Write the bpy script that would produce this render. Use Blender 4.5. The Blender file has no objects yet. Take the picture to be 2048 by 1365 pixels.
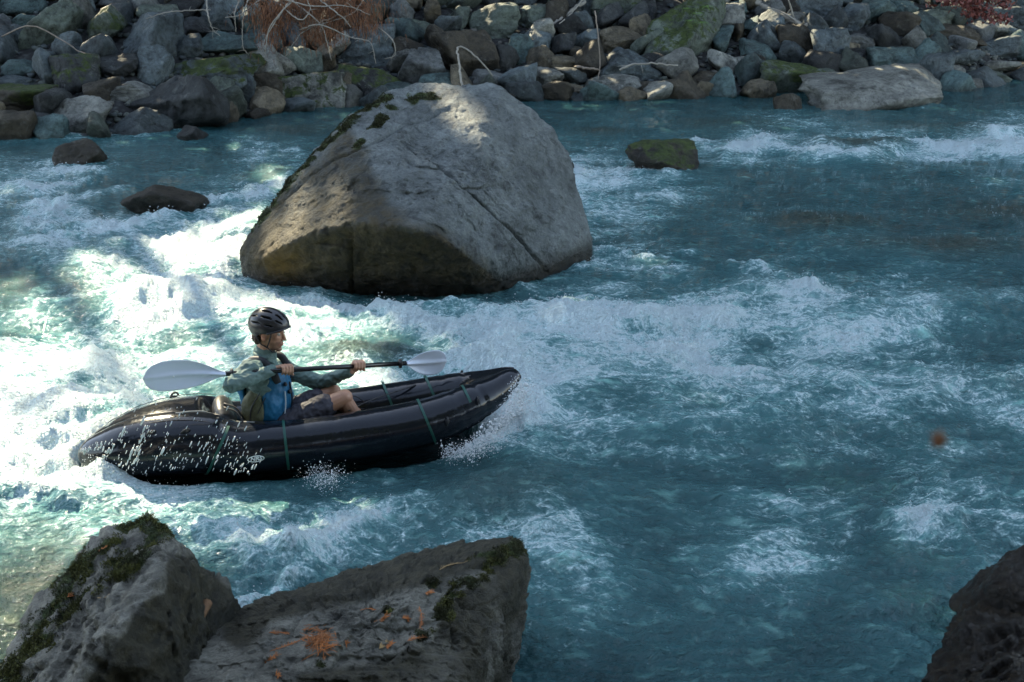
import bpy, bmesh, math, random
import numpy as np
from mathutils import Vector, Matrix
random.seed(7)
SC = bpy.context.scene
COL = SC.collection
PI = math.pi

# ------------------------------------------------------------------ camera
f_px = 2300.0
pit = math.radians(20)
H = 3.5
CF = np.array([0, math.cos(pit), -math.sin(pit)]); CU = np.array([0, math.sin(pit), math.cos(pit)]); CR = np.array([1., 0, 0])
CC = np.array([0, 0, H])
def ray(px, py):
    return CF + CR * ((px - 1024) / f_px) - CU * ((py - 682.5) / f_px)
def G(px, py, z=0.0):
    d = ray(px, py); return CC + d * ((z - H) / d[2])
def D(px, py, Y):
    d = ray(px, py); return CC + d * (Y / d[1])
def proj(P):
    v = np.asarray(P, float) - CC
    d = v @ CF
    return 1024 + f_px * (v @ CR) / d, 682.5 - f_px * (v @ CU) / d

cam = bpy.data.cameras.new('camera'); camo = bpy.data.objects.new('camera', cam); COL.objects.link(camo)
camo.location = (0, 0, H); camo.rotation_euler = (PI / 2 - pit, 0, 0)
cam.sensor_width = 36; cam.lens = f_px / 2048 * 36; cam.clip_end = 400; cam.clip_start = .05
cam.dof.use_dof = True; cam.dof.focus_distance = 7.9; cam.dof.aperture_fstop = 7.0
SC.camera = camo

# ------------------------------------------------------------------ helpers
def tag(o, label=None, cat=None, group=None, kind=None):
    if label: o['label'] = label
    if cat: o['category'] = cat
    if group: o['group'] = group
    if kind: o['kind'] = kind
    return o
def link(name, me, mat=None, parent=None):
    o = bpy.data.objects.new(name, me); COL.objects.link(o)
    if mat and not me.materials: me.materials.append(mat)
    if parent: o.parent = parent
    return o
def empty(name, M=None):
    o = bpy.data.objects.new(name, None); COL.objects.link(o); o.empty_display_size = .1
    if M is not None: o.matrix_world = M
    return o
def mesh_np(name, V, Fc, smooth=True):
    """V (n,3), Fc (m,k) uniform faces"""
    V = np.asarray(V, np.float32); Fc = np.asarray(Fc, np.int32)
    me = bpy.data.meshes.new(name)
    me.vertices.add(len(V)); me.vertices.foreach_set('co', V.ravel())
    k = Fc.shape[1]
    me.loops.add(Fc.size); me.loops.foreach_set('vertex_index', Fc.ravel())
    me.polygons.add(len(Fc)); me.polygons.foreach_set('loop_start', np.arange(0, Fc.size, k, dtype=np.int32))
    me.polygons.foreach_set('loop_total', np.full(len(Fc), k, np.int32))
    if smooth: me.polygons.foreach_set('use_smooth', np.ones(len(Fc), bool))
    me.update(calc_edges=True); me.validate()
    return me
def mesh_from(name, bm, smooth=True):
    me = bpy.data.meshes.new(name)
    bmesh.ops.recalc_face_normals(bm, faces=bm.faces)
    for f in bm.faces: f.smooth = smooth
    bm.to_mesh(me); bm.free(); return me
def attr(me, name, vals):
    a = me.attributes.new(name, 'FLOAT', 'POINT'); a.data.foreach_set('value', np.asarray(vals, np.float32))
def attrv(me, name, vals):
    a = me.attributes.new(name, 'FLOAT_VECTOR', 'POINT'); a.data.foreach_set('vector', np.asarray(vals, np.float32).ravel())
def sstep(a, b, x):
    t = np.clip((x - a) / (b - a), 0, 1); return t * t * (3 - 2 * t)

# gradient noise ----------------------------------------------------
_rs = np.random.RandomState(3)
_perm = _rs.permutation(256).astype(np.int64); _perm = np.concatenate([_perm, _perm, _perm])
_p32 = _perm.astype(np.int32)
_an = _rs.uniform(0, 6.2832, 256).astype(np.float32); _gx = np.cos(_an); _gy = np.sin(_an)
_g = _rs.normal(size=(256, 3)); _g /= np.linalg.norm(_g, axis=1)[:, None]
def pn2(P, seed):
    x = P[:, 0].astype(np.float32) + np.float32(seed * 17.31); y = P[:, 1].astype(np.float32) + np.float32(seed * 17.31)
    k = int(seed * 13.7 + P[0, 2] * 7) & 255
    ix = np.floor(x); iy = np.floor(y); fx = x - ix; fy = y - iy; ix = ix.astype(np.int32) & 255; iy = iy.astype(np.int32) & 255
    u = fx * fx * fx * (fx * (fx * 6 - 15) + 10); v = fy * fy * fy * (fy * (fy * 6 - 15) + 10)
    def c(dx, dy):
        h = _p32[_p32[_p32[ix + dx] + ((iy + dy) & 255)] + k]; return _gx[h] * (fx - dx) + _gy[h] * (fy - dy)
    a = c(0, 0); a = a + u * (c(1, 0) - a); b = c(0, 1); b = b + u * (c(1, 1) - b)
    return ((a + v * (b - a)) * 1.6).astype(float)
def pn(P, seed=0):
    P = np.asarray(P, float)
    if len(P) > 64 and P[0, 2] == P[-1, 2] and np.ptp(P[:, 2]) == 0: return pn2(P, seed)
    P = P + seed * 17.31
    i = np.floor(P).astype(np.int64); f = P - i; i &= 255
    u = f * f * f * (f * (f * 6 - 15) + 10)
    out = 0
    for dx in (0, 1):
        wx = u[:, 0] if dx else 1 - u[:, 0]
        for dy in (0, 1):
            wy = u[:, 1] if dy else 1 - u[:, 1]
            for dz in (0, 1):
                wz = u[:, 2] if dz else 1 - u[:, 2]
                h = _perm[_perm[_perm[(i[:, 0] + dx) & 255] + ((i[:, 1] + dy) & 255)] + ((i[:, 2] + dz) & 255)]
                g = _g[h]
                out = out + wx * wy * wz * (g[:, 0] * (f[:, 0] - dx) + g[:, 1] * (f[:, 1] - dy) + g[:, 2] * (f[:, 2] - dz))
    return out * 1.6
def fbm(P, octv=4, seed=0, gain=.5, lac=2.03):
    P = np.asarray(P, float); a = 1; s = 0
    for k in range(octv):
        s = s + a * pn(P * lac ** k, seed + k * 3); a *= gain
    return s
def ridged(P, octv=3, seed=0, gain=.5):
    P = np.asarray(P, float); a = 1; s = 0
    for k in range(octv):
        s = s + a * (1 - 2 * np.abs(pn(P * 2.03 ** k, seed + k * 3))); a *= gain
    return s
def in_poly(x, y, poly):
    r = np.zeros(len(x), bool); n = len(poly)
    for i in range(n):
        x1, y1 = poly[i]; x2, y2 = poly[(i + 1) % n]
        if y1 == y2: continue
        c = ((y1 > y) != (y2 > y)) & (x < (x2 - x1) * (y - y1) / (y2 - y1) + x1); r ^= c
    return r
def seg_dist(x, y, pts):
    d = np.full(len(x), 1e9)
    for (x1, y1), (x2, y2) in zip(pts[:-1], pts[1:]):
        L = (x2 - x1) ** 2 + (y2 - y1) ** 2 + 1e-9
        t = np.clip(((x - x1) * (x2 - x1) + (y - y1) * (y2 - y1)) / L, 0, 1)
        d = np.minimum(d, np.hypot(x - x1 - t * (x2 - x1), y - y1 - t * (y2 - y1)))
    return d
def poly_sd(x, y, poly):
    """signed distance, negative inside"""
    d = seg_dist(x, y, list(poly) + [poly[0]])
    return np.where(in_poly(x, y, poly), -d, d)

# swept tube along points with radii ---------------------------------
def spline(pts, n):
    pts = np.array(pts, float); m = len(pts)
    P = np.vstack([2 * pts[0] - pts[1], pts, 2 * pts[-1] - pts[-2]])
    out = []
    for t in np.linspace(0, m - 1, n):
        i = min(int(t), m - 2); u = t - i
        p0, p1, p2, p3 = P[i], P[i + 1], P[i + 2], P[i + 3]
        out.append(.5 * ((2 * p1) + (-p0 + p2) * u + (2 * p0 - 5 * p1 + 4 * p2 - p3) * u * u + (-p0 + 3 * p1 - 3 * p2 + p3) * u ** 3))
    return np.array(out)
def sweep(bm, C, r, seg=8, cap=True, squash=None):
    C = np.array(C, float); n = len(C); r = np.broadcast_to(r, (n,))
    T = np.gradient(C, axis=0); T /= np.linalg.norm(T, axis=1)[:, None] + 1e-12
    up = np.array([0, 0, 1.]) if abs(T[0][2]) < .9 else np.array([0, 1., 0])
    rings = []
    nrm = np.cross(T[0], up); nrm /= np.linalg.norm(nrm)
    for i in range(n):
        nrm = nrm - T[i] * (nrm @ T[i]); nrm /= np.linalg.norm(nrm); b = np.cross(T[i], nrm)
        ring = []
        for k in range(seg):
            a = 2 * PI * k / seg
            sq = 1 if squash is None else squash
            ring.append(bm.verts.new(C[i] + (nrm * math.cos(a) + b * math.sin(a) * sq) * r[i]))
        rings.append(ring)
    for i in range(n - 1):
        for k in range(seg):
            bm.faces.new((rings[i][k], rings[i][(k + 1) % seg], rings[i + 1][(k + 1) % seg], rings[i + 1][k]))
    if cap:
        bm.faces.new(rings[0][::-1]); bm.faces.new(rings[-1])
def capsule(bm, p0, p1, r0, r1, seg=14, hemi=4):
    p0 = np.array(p0, float); p1 = np.array(p1, float); d = p1 - p0; L = np.linalg.norm(d); d = d / (L + 1e-9)
    C = []; R_ = []
    for k in range(hemi):
        a = PI / 2 * (1 - (k + .12) / hemi); C.append(p0 - d * r0 * math.sin(a)); R_.append(r0 * math.cos(a) + 1e-4)
    for t in np.linspace(0, 1, 5): C.append(p0 + (p1 - p0) * t); R_.append(r0 + (r1 - r0) * t)
    for k in range(hemi - 1, -1, -1):
        a = PI / 2 * (1 - (k + .12) / hemi); C.append(p1 + d * r1 * math.sin(a)); R_.append(r1 * math.cos(a) + 1e-4)
    sweep(bm, C, R_, seg)
def chain(bm, pts):
    """tapered limb through (x,y,z,r) joints"""
    for a, b in zip(pts[:-1], pts[1:]): capsule(bm, a[:3], b[:3], a[3], b[3])
def ell(bm, c, rad, rot=None, sub=3):
    r = bmesh.ops.create_icosphere(bm, subdivisions=sub, radius=1)
    M = Matrix.Translation(Vector(c)) @ (rot.to_4x4() if rot is not None else Matrix.Identity(4)) @ Matrix.Diagonal((*rad, 1))
    bmesh.ops.transform(bm, matrix=M, verts=r['verts']); return r['verts']
def remeshed(name, bm, vox, smooth_it=3, post=None, fac=.5):
    bmesh.ops.recalc_face_normals(bm, faces=bm.faces)
    me = bpy.data.meshes.new('tmp'); bm.to_mesh(me); bm.free()
    o = bpy.data.objects.new('tmp', me); COL.objects.link(o)
    m = o.modifiers.new('r', 'REMESH'); m.mode = 'VOXEL'; m.voxel_size = vox; m.use_smooth_shade = True
    if smooth_it:
        s = o.modifiers.new('s', 'SMOOTH'); s.iterations = smooth_it; s.factor = fac
    dg = bpy.context.evaluated_depsgraph_get(); dg.update()
    out = bpy.data.meshes.new_from_object(o.evaluated_get(dg)); out.name = name
    bpy.data.objects.remove(o); bpy.data.meshes.remove(me)
    if post:
        n = len(out.vertices); co = np.empty(n * 3, np.float32); out.vertices.foreach_get('co', co); co = co.reshape(-1, 3)
        nn = np.empty(n * 3, np.float32); out.vertices.foreach_get('normal', nn); nn = nn.reshape(-1, 3)
        co = post(co.astype(float), nn.astype(float)); out.vertices.foreach_set('co', co.astype(np.float32).ravel()); out.update()
    out.polygons.foreach_set('use_smooth', np.ones(len(out.polygons), bool))
    return out
def verts_np(me):
    n = len(me.vertices); co = np.empty(n * 3, np.float32); me.vertices.foreach_get('co', co); return co.reshape(-1, 3).astype(float)

# ------------------------------------------------------------------ node helper
class NT:
    def __init__(s, name):
        s.m = bpy.data.materials.new(name); s.m.use_nodes = True; s.t = s.m.node_tree; s.t.nodes.clear()
        s.out = s.n('ShaderNodeOutputMaterial')
    def n(s, typ, **kw):
        nd = s.t.nodes.new(typ)
        for k, v in kw.items():
            if k.startswith('i_'):
                nd.inputs[k[2:].replace('_', ' ')].default_value = v
            else: setattr(nd, k, v)
        return nd
    def l(s, a, b): s.t.links.new(a, b)
    def put(s, sock, v):
        if hasattr(v, 'is_linked') or hasattr(v, 'links'): s.l(v, sock)
        else: sock.default_value = v
    def noise(s, vec, scale, detail=4, rough=.5, dist=0, typ='FBM', lac=2.0):
        nd = s.n('ShaderNodeTexNoise'); nd.noise_type = typ
        s.l(vec, nd.inputs['Vector']); nd.inputs['Scale'].default_value = scale; nd.inputs['Detail'].default_value = detail
        nd.inputs['Roughness'].default_value = rough; nd.inputs['Distortion'].default_value = dist; nd.inputs['Lacunarity'].default_value = lac
        return nd.outputs['Fac']
    def math(s, op, a, b=0.0, c=None, clamp=False):
        nd = s.n('ShaderNodeMath'); nd.operation = op; nd.use_clamp = clamp
        s.put(nd.inputs[0], a); s.put(nd.inputs[1], b)
        if c is not None: s.put(nd.inputs[2], c)
        return nd.outputs[0]
    def rng(s, v, a, b, c=0.0, d=1.0, smooth=False):
        nd = s.n('ShaderNodeMapRange'); nd.clamp = True
        if smooth: nd.interpolation_type = 'SMOOTHSTEP'
        s.put(nd.inputs[0], v)
        for i, x in zip((1, 2, 3, 4), (a, b, c, d)): s.put(nd.inputs[i], x)
        return nd.outputs[0]
    def mix(s, fac, a, b, blend='MIX'):
        nd = s.n('ShaderNodeMix'); nd.data_type = 'RGBA'; nd.blend_type = blend
        s.put(nd.inputs[0], fac)
        for k, v in ((6, a), (7, b)):
            if isinstance(v, tuple): v = (*v, 1) if len(v) == 3 else v
            s.put(nd.inputs[k], v)
        return nd.outputs[2]
    def attr(s, name): return s.n('ShaderNodeAttribute', attribute_name=name)
    def mapping(s, vec, scale=(1, 1, 1), rot=(0, 0, 0), loc=(0, 0, 0)):
        nd = s.n('ShaderNodeMapping'); s.l(vec, nd.inputs[0]); nd.inputs['Scale'].default_value = scale
        nd.inputs['Rotation'].default_value = rot; nd.inputs['Location'].default_value = loc; return nd.outputs[0]
    def bump(s, h, strength=.5, dist=.02, prev=None):
        nd = s.n('ShaderNodeBump'); s.l(h, nd.inputs['Height']); s.put(nd.inputs['Strength'], strength); nd.inputs['Distance'].default_value = dist
        if prev: s.l(prev, nd.inputs['Normal'])
        return nd.outputs[0]
    def bsdf(s, color, rough=.5, normal=None, **kw):
        b = s.n('ShaderNodeBsdfPrincipled')
        if isinstance(color, tuple): b.inputs['Base Color'].default_value = (*color[:3], 1)
        else: s.l(color, b.inputs['Base Color'])
        s.put(b.inputs['Roughness'], rough)
        if normal: s.l(normal, b.inputs['Normal'])
        for k, v in kw.items(): s.put(b.inputs[k.replace('_', ' ')], v)
        s.l(b.outputs[0], s.out.inputs[0]); return b
def simple(name, col, rough=.5, bump_scale=0, bump_s=.3, bd=.003, vary=.0, **kw):
    t = NT(name); g = t.n('ShaderNodeTexCoord').outputs['Object']
    nrm = None; c = col
    if bump_scale: nrm = t.bump(t.noise(g, bump_scale, 4, .6), bump_s, bd)
    if vary:
        v = t.noise(g, 9, 4, .6); c = t.mix(t.rng(v, .3, .7), tuple(x * (1 - vary) for x in col), tuple(min(1, x * (1 + vary)) for x in col))
    t.bsdf(c, rough, nrm, **kw); return t.m
# ------------------------------------------------------------------ light
SUN_EL = math.radians(38); SUN_AZ = math.radians(30)     # az: degrees left of straight ahead
SUN = np.array([-math.sin(SUN_AZ) * math.cos(SUN_EL), math.cos(SUN_AZ) * math.cos(SUN_EL), math.sin(SUN_EL)])
w = bpy.data.worlds.new('World'); SC.world = w; w.use_nodes = True
nt = w.node_tree; nt.nodes.clear()
sk = nt.nodes.new('ShaderNodeTexSky'); sk.sky_type = 'NISHITA'; sk.sun_disc = False
sk.sun_elevation = SUN_EL; sk.sun_rotation = -SUN_AZ; sk.air_density = 1.0; sk.dust_density = .6; sk.ozone_density = 1.3; sk.altitude = 600
bg = nt.nodes.new('ShaderNodeBackground'); bg.inputs[1].default_value = .15
ow = nt.nodes.new('ShaderNodeOutputWorld'); bw = nt.nodes.new('ShaderNodeRGBToBW'); mx = nt.nodes.new('ShaderNodeMix'); mx.data_type = 'RGBA'; mx.inputs[0].default_value = .45   # grey mixed into the sky to weaken its blue cast
tn = nt.nodes.new('ShaderNodeMix'); tn.data_type = 'RGBA'; tn.blend_type = 'MULTIPLY'; tn.inputs[0].default_value = 1; tn.inputs[7].default_value = (1.0, 1.05, 1.0, 1)
nt.links.new(sk.outputs[0], bw.inputs[0]); nt.links.new(bw.outputs[0], tn.inputs[6]); nt.links.new(sk.outputs[0], mx.inputs[6]); nt.links.new(tn.outputs[2], mx.inputs[7]); nt.links.new(mx.outputs[2], bg.inputs[0]); nt.links.new(bg.outputs[0], ow.inputs[0])
sl = bpy.data.lights.new('sun', 'SUN'); sl.energy = 3.5; sl.angle = math.radians(.53); sl.color = (1, .87, .60)
so = bpy.data.objects.new('sun', sl); COL.objects.link(so)
so.rotation_euler = Vector(SUN).to_track_quat('Z', 'Y').to_euler(); so.location = (-8, 14, 16)
SC.view_settings.view_transform = 'Standard'; SC.view_settings.look = 'None'; SC.view_settings.gamma = 1; SC.view_settings.exposure = 2.35
SC.cycles.max_bounces = 6; SC.cycles.caustics_reflective = False; SC.cycles.caustics_refractive = False

# water patches picked to be sunlit by leaving out leaves (world x, y)
def Gl(pts, z=0): return [tuple(G(px, py, z)[:2]) for px, py in pts]
LIT = [(-3.0, 3.2)] + Gl([(-250, 1365), (-400, 520), (0, 545), (200, 530), (300, 505), (440, 455), (570, 410), (620, 500), (660, 590), (740, 650),
          (820, 730), (820, 800), (720, 900), (660, 1000), (600, 1040), (580, 1130), (480, 1190), (400, 1150), (340, 1060), (230, 1130), (120, 1300), (60, 1400)])
LIT_SPOTS = [Gl([(500, 345), (600, 335), (590, 400), (480, 400)]), Gl([(-60, 370), (140, 378), (130, 400), (-60, 415)]),
             Gl([(620, 1080), (790, 1000), (800, 1040), (660, 1100)])]
def to_water(P):
    P = np.asarray(P, float); return P - SUN[None, :] * (P[:, 2] / SUN[2])[:, None]
def spot_at(p, r):
    q = to_water(np.array([p]))[0]; return [(q[0] + r * math.cos(a), q[1] + r * math.sin(a)) for a in np.linspace(0, 2 * PI, 9)[:-1]]
LIT_SPOTS.append(spot_at(D(935, 235, 12.5), .33)); pass
LIT_SPOTS.append(spot_at(D(1150, 182, 23.6), .45)); LIT_SPOTS.append(spot_at(D(1235, 58, 25.5), .3))
_dk = [to_water(np.array([D(a, b, c)]))[0] for a, b, c in [(470, 520, 11.5), (500, 470, 11.6), (600, 335, 12.0), (760, 195, 12.8), (880, 300, 12.0), (900, 470, 10.6), (640, 600, 11.2), (520, 600, 11.3)]]
_dc = np.mean(_dk, 0); _dk = sorted([tuple(p[:2]) for p in _dk], key=lambda p: math.atan2(p[1] - _dc[1], p[0] - _dc[0]))
def lit_amount(x, y):
    a = 1 - sstep(-.10, .65, poly_sd(x, y, LIT) + .25 * pn(np.stack([x * .9, y * .9, x * 0], 1), 5))
    a = a * sstep(.05, .40, poly_sd(x, y, _dk))  # leaves kept here hold the sun off the boulder's left side
    for s in LIT_SPOTS: a = np.maximum(a, .85 * (1 - sstep(-.15, .25, poly_sd(x, y, s))))
    return a
# ------------------------------------------------------------------ shoreline, river bed, bank
SH = [(-2600, 300), (-1200, 292), (0, 275), (200, 270), (430, 242), (560, 216), (700, 206), (900, 200), (1080, 196), (1300, 190), (1500, 187), (1700, 182), (1900, 174), (2048, 152), (2600, 140), (3600, 125)]
SHW = np.array([G(a, b + 7)[:2] for a, b in SH])
def shoreY(X): return np.interp(X, SHW[:, 0], SHW[:, 1])
_bz = None
def bank_z(X, Y):
    global _bz
    if len(X) > 4: return bank_zf(X, Y)
    if _bz is None:
        gx, gy = np.meshgrid(np.arange(-40, 45, .1), np.arange(8, 55, .1), indexing='ij')
        _bz = bank_zf(gx.ravel(), gy.ravel()).reshape(gx.shape)
    out = []
    for x, y in zip(X, Y):
        u = min(max((x + 40) / .1, 0), _bz.shape[0] - 1.01); v = min(max((y - 8) / .1, 0), _bz.shape[1] - 1.01); i = int(u); j = int(v); a = u - i; b = v - j
        out.append(_bz[i, j] * (1 - a) * (1 - b) + _bz[i + 1, j] * a * (1 - b) + _bz[i, j + 1] * (1 - a) * b + _bz[i + 1, j + 1] * a * b)
    return out
def bank_zf(X, Y):
    d = Y - shoreY(X)
    P = np.stack([X * .45, Y * .45, X * 0], 1)
    z = np.where(d > 0, .38 * d, .22 * d)
    z = np.where(d > 9, 3.4 + (d - 9) * .62, z)
    return np.maximum(z, -1.2) - .12 + .14 * fbm(P, 3, 2) * sstep(-1, 2, d)

# foam chart, one row each 50 px of the photo from y=200, one value each 100 px
FM = '''
000000000000000000000
653200000000110332114
112114200002214654787
352113300006621111112
541035300006542101001
377354400005431111000
463688000003221122101
125468000002331321221
122676521124323454322
234775765357866665421
444444323788876555431
676545556787655554443
897544446787434545444
898532224787433223335
898642225665322222233
887531544322111111222
665535332111111431243
443443465333113432433
333475433454334421112
222265322233222111111
111135211122111101111
111114211122111101111
111113111111011000111
111111111111011000011
'''.split()
FM = np.array([[int(c) for c in r] for r in FM], float) / 9
def chart(px, py):
    u = np.clip(px / 100, 0, 19.999); v = np.clip((py - 200) / 50, 0, len(FM) - 1.001)
    i = u.astype(int); j = v.astype(int); a = u - i; b = v - j
    a = a * a * (3 - 2 * a); b = b * b * (3 - 2 * b)
    return (FM[j, i] * (1 - a) + FM[j, i + 1] * a) * (1 - b) + (FM[j + 1, i] * (1 - a) + FM[j + 1, i + 1] * a) * b
# crests and torrents of white water: polyline (photo px), half width (m), strength, height (m)
CREST = [
 ([(1130, 660), (1230, 672), (1330, 668), (1420, 650), (1500, 620), (1620, 598), (1700, 612)], .16, .45, .07),
 ([(960, 735), (1050, 705), (1120, 700), (1230, 715), (1330, 722), (1430, 700)], .2, .45, .08),
 ([(1000, 760), (1120, 760), (1200, 735)], .2, .35, .06),
 ([(1460, 318), (1520, 300), (1600, 310), (1700, 326), (1790, 300), (1880, 296), (2060, 310)], .22, .55, .12),
 ([(1380, 285), (1450, 318), (1560, 275), (1650, 300)], .2, .35, .08),
 ([(1985, 275), (2060, 262)], .2, .6, .12),
 ([(1150, 350), (1200, 352), (1260, 348), (1330, 352)], .2, .5, .07),
 ([(1170, 400), (1260, 385), (1340, 400)], .2, .3, .03),
 ([(20, 450), (70, 440), (130, 420), (200, 395), (250, 385)], .22, .45, .1),
 ([(60, 480), (150, 490), (250, 470), (330, 450)], .25, .4, .08),
 ([(0, 375), (90, 385), (150, 372)], .15, .5, .07),
 ([(120, 352), (200, 350)], .1, .5, .05),
 ([(0, 275), (100, 272), (200, 265), (300, 272)], .2, .6, .05),
 ([(510, 312), (590, 305)], .1, .5, .05),
 ([(420, 410), (520, 395), (600, 350)], .2, .45, .06),
 ([(230, 505), (330, 490), (430, 475), (520, 450)], .2, .5, .1),
 ([(500, 470), (470, 520), (440, 560), (430, 600), (460, 625), (520, 630)], .16, .7, .12),
 ([(240, 650), (290, 625), (350, 610), (385, 620)], .15, .7, .12),
 ([(340, 560), (370, 590), (380, 640)], .1, .5, .06),
 ([(560, 610), (620, 615), (700, 640), (800, 655), (900, 690)], .16, .55, .08),
 ([(900, 640), (1000, 655), (1090, 620), (1180, 600)], .1, .4, .05),
 ([(800, 790), (870, 740), (950, 720)], .16, .4, .05),
 ([(1200, 510), (1290, 520), (1400, 512)], .06, .4, .03),
 ([(1160, 530), (1290, 545), (1360, 540)], .07, .4, .03),
 ([(1450, 530), (1530, 545), (1560, 560)], .08, .4, .04),
 ([(400, 1110), (440, 1090), (500, 1095), (560, 1110)], .12, .5, .04),
 ([(560, 1110), (650, 1075), (730, 1050), (800, 1010), (840, 1000)], .08, .55, .05),
 ([(455, 1290), (480, 1230), (520, 1190), (590, 1160)], .07, .7, .03),
 ([(960, 1080), (1040, 1060), (1150, 1045)], .1, .3, .03),
 ([(1050, 1110), (1100, 1130), (1180, 1150)], .1, .3, .03),
 ([(1500, 975), (1560, 1000), (1600, 1030)], .1, .4, .03),
 ([(1380, 1110), (1470, 1110), (1560, 1090), (1620, 1060)], .1, .35, .03),
 ([(1790, 1035), (1900, 1010), (2048, 1040)], .08, .4, .03),
 ([(1500, 735), (1640, 750), (1760, 790), (1850, 800)], .12, .3, .04),
 ([(1040, 800), (1060, 870), (1000, 900), (950, 930)], .12, .5, .05),
 ([(620, 955), (680, 940), (760, 950)], .06, .5, .03),
 ([(1640, 470), (1720, 440)], .05, .35, .02),
 ([(-60, 850), (120, 870), (260, 945), (380, 985)], .40, .65, .08),
 ([(-60, 735), (150, 750), (280, 730), (420, 720)], .3, .45, .06),
 ([(-60, 1000), (100, 985), (260, 1000), (420, 1010)], .3, .3, .04), ([(0, 640), (120, 620), (260, 600)], .2, .3, .04), ([(600, 700), (560, 640), (620, 625)], .15, .4, .04),
]
CRESTW = [([tuple(G(a, b)[:2]) for a, b in p], w_, s_, h_) for p, w_, s_, h_ in CREST]
# smooth humps where water pours over sunken rocks: px, py, rx, ry, height, brown
HUMP = [(735, 728, .55, .36, .18, .9), (1650, 450, .9, .5, .10, .9), (1880, 500, 1.3, .5, .10, .75), (1715, 300, .9, .5, .14, .8), (1880, 262, 1.3, .7, .13, .6), (1450, 255, 1.2, .8, .12, .6),
        (1205, 268, .6, .5, .08, .8), (900, 640, .7, .4, .12, .0), (1000, 1000, .6, .4, .08, .45), (1420, 850, 1.0, .5, .07, 0), (1880, 640, 1.2, .8, .08, 0), (600, 262, 1.2, .4, .03, .6), (560, 355, .7, .3, .05, .45),
        (640, 345, .3, .3, .02, .5), (60, 1175, 1.0, .6, .0, .75), (-20, 1240, .9, .7, .0, 1.0), (60, 1270, .35, .3, .0, .8), (330, 640, .7, .5, .12, 0), (1270, 640, 1.0, .4, .1, 0), (2060, 430, 1.3, .7, .04, .7), (1560, 640, 1.0, .5, .08, 0)]
RIPPLE_ROCKS = []        # (x, y, r) of stones standing in the water, filled by the rock builder

def water_fields(X, Y):
    n = len(X); Z0 = np.zeros(n)
    P = np.stack([X, Y, Z0], 1)
    wx = X + .30 * fbm(P * .55, 2, 11, .3); wy = Y + .22 * fbm(P * .55, 2, 21, .3)
    px, py = proj(np.stack([wx, wy, Z0], 1))
    F = chart(px, py) ** 1.0
    Hh = np.zeros(n)
    jx = X + .12 * fbm(P * 1.7, 3, 31); jy = Y + .12 * fbm(P * 1.7, 3, 41)
    for pts, w_, s_, h_ in CRESTW:
        d = seg_dist(jx, jy, pts); g = np.exp(-(d / w_) ** 2)
        F = np.maximum(F, np.minimum(F, .9) * .6 + s_ * g * 1.05); Hh += .72 * h_ * np.exp(-(d / (w_ * 1.6)) ** 2)
    br = np.zeros(n)
    for a, b, rx, ry, h_, t_ in HUMP:
        c = G(a, b); q = ((jx - c[0]) / rx) ** 2 + ((jy - c[1]) / ry) ** 2
        g = np.exp(-q); Hh += h_ * g; br = np.maximum(br, t_ * g)
        if h_ > .06: Hh -= h_ * .5 * np.exp(-(((jx - c[0] - rx * .7) / rx) ** 2 + ((jy - c[1] + ry * 1.5) / ry) ** 2))
    for (a, b, r) in RIPPLE_ROCKS:
        d = np.hypot(jx - a, jy - b) - r
        F = F + .3 * np.exp(-(np.maximum(d, 0) / .09) ** 2) * (.6 + .5 * pn(P * 3, 4)); Hh += .02 * np.exp(-(d / .15) ** 2)
    F = F * (1 - .75 * np.clip(br * 1.3, 0, 1))
    F = np.clip(F * (1 + .55 * fbm(np.stack([wx * 1.15, wy * 1.9, Z0], 1), 3, 51)) + .07, 0, 1.1)
    E_ = .35 + .9 * F
    sh = sstep(0, 2.2, shoreY(X) - Y); E_ = E_ * (.25 + .75 * sh)
    A = np.stack([wx * .55, wy * 1.05, Z0], 1)
    Hh += E_ * (.080 * fbm(A * 1.1, 3, 1) + .044 * ridged(A * 2.3, 3, 5))
    B = np.stack([wx * 1.0, wy * 1.25, Z0], 1)
    Hh += (.4 + .6 * E_) * .017 * ridged(B * 4.5, 3, 8) + (.5 + .5 * E_) * .0065 * fbm(B * 10, 3, 9, .55) + .0016 * ridged(np.stack([X * 26, Y * 30, Z0], 1), 2, 10)
    Hh += np.clip(F - .25, 0, 1) * (.016 * fbm(P * 5, 4, 15, .6) + .009 * ridged(P * 15, 3, 18, .6))
    return Hh, F, br, np.stack([X + .22 * pn(P * .6, 11), Y + .16 * pn(P * .6, 21), Z0], 1)

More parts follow.
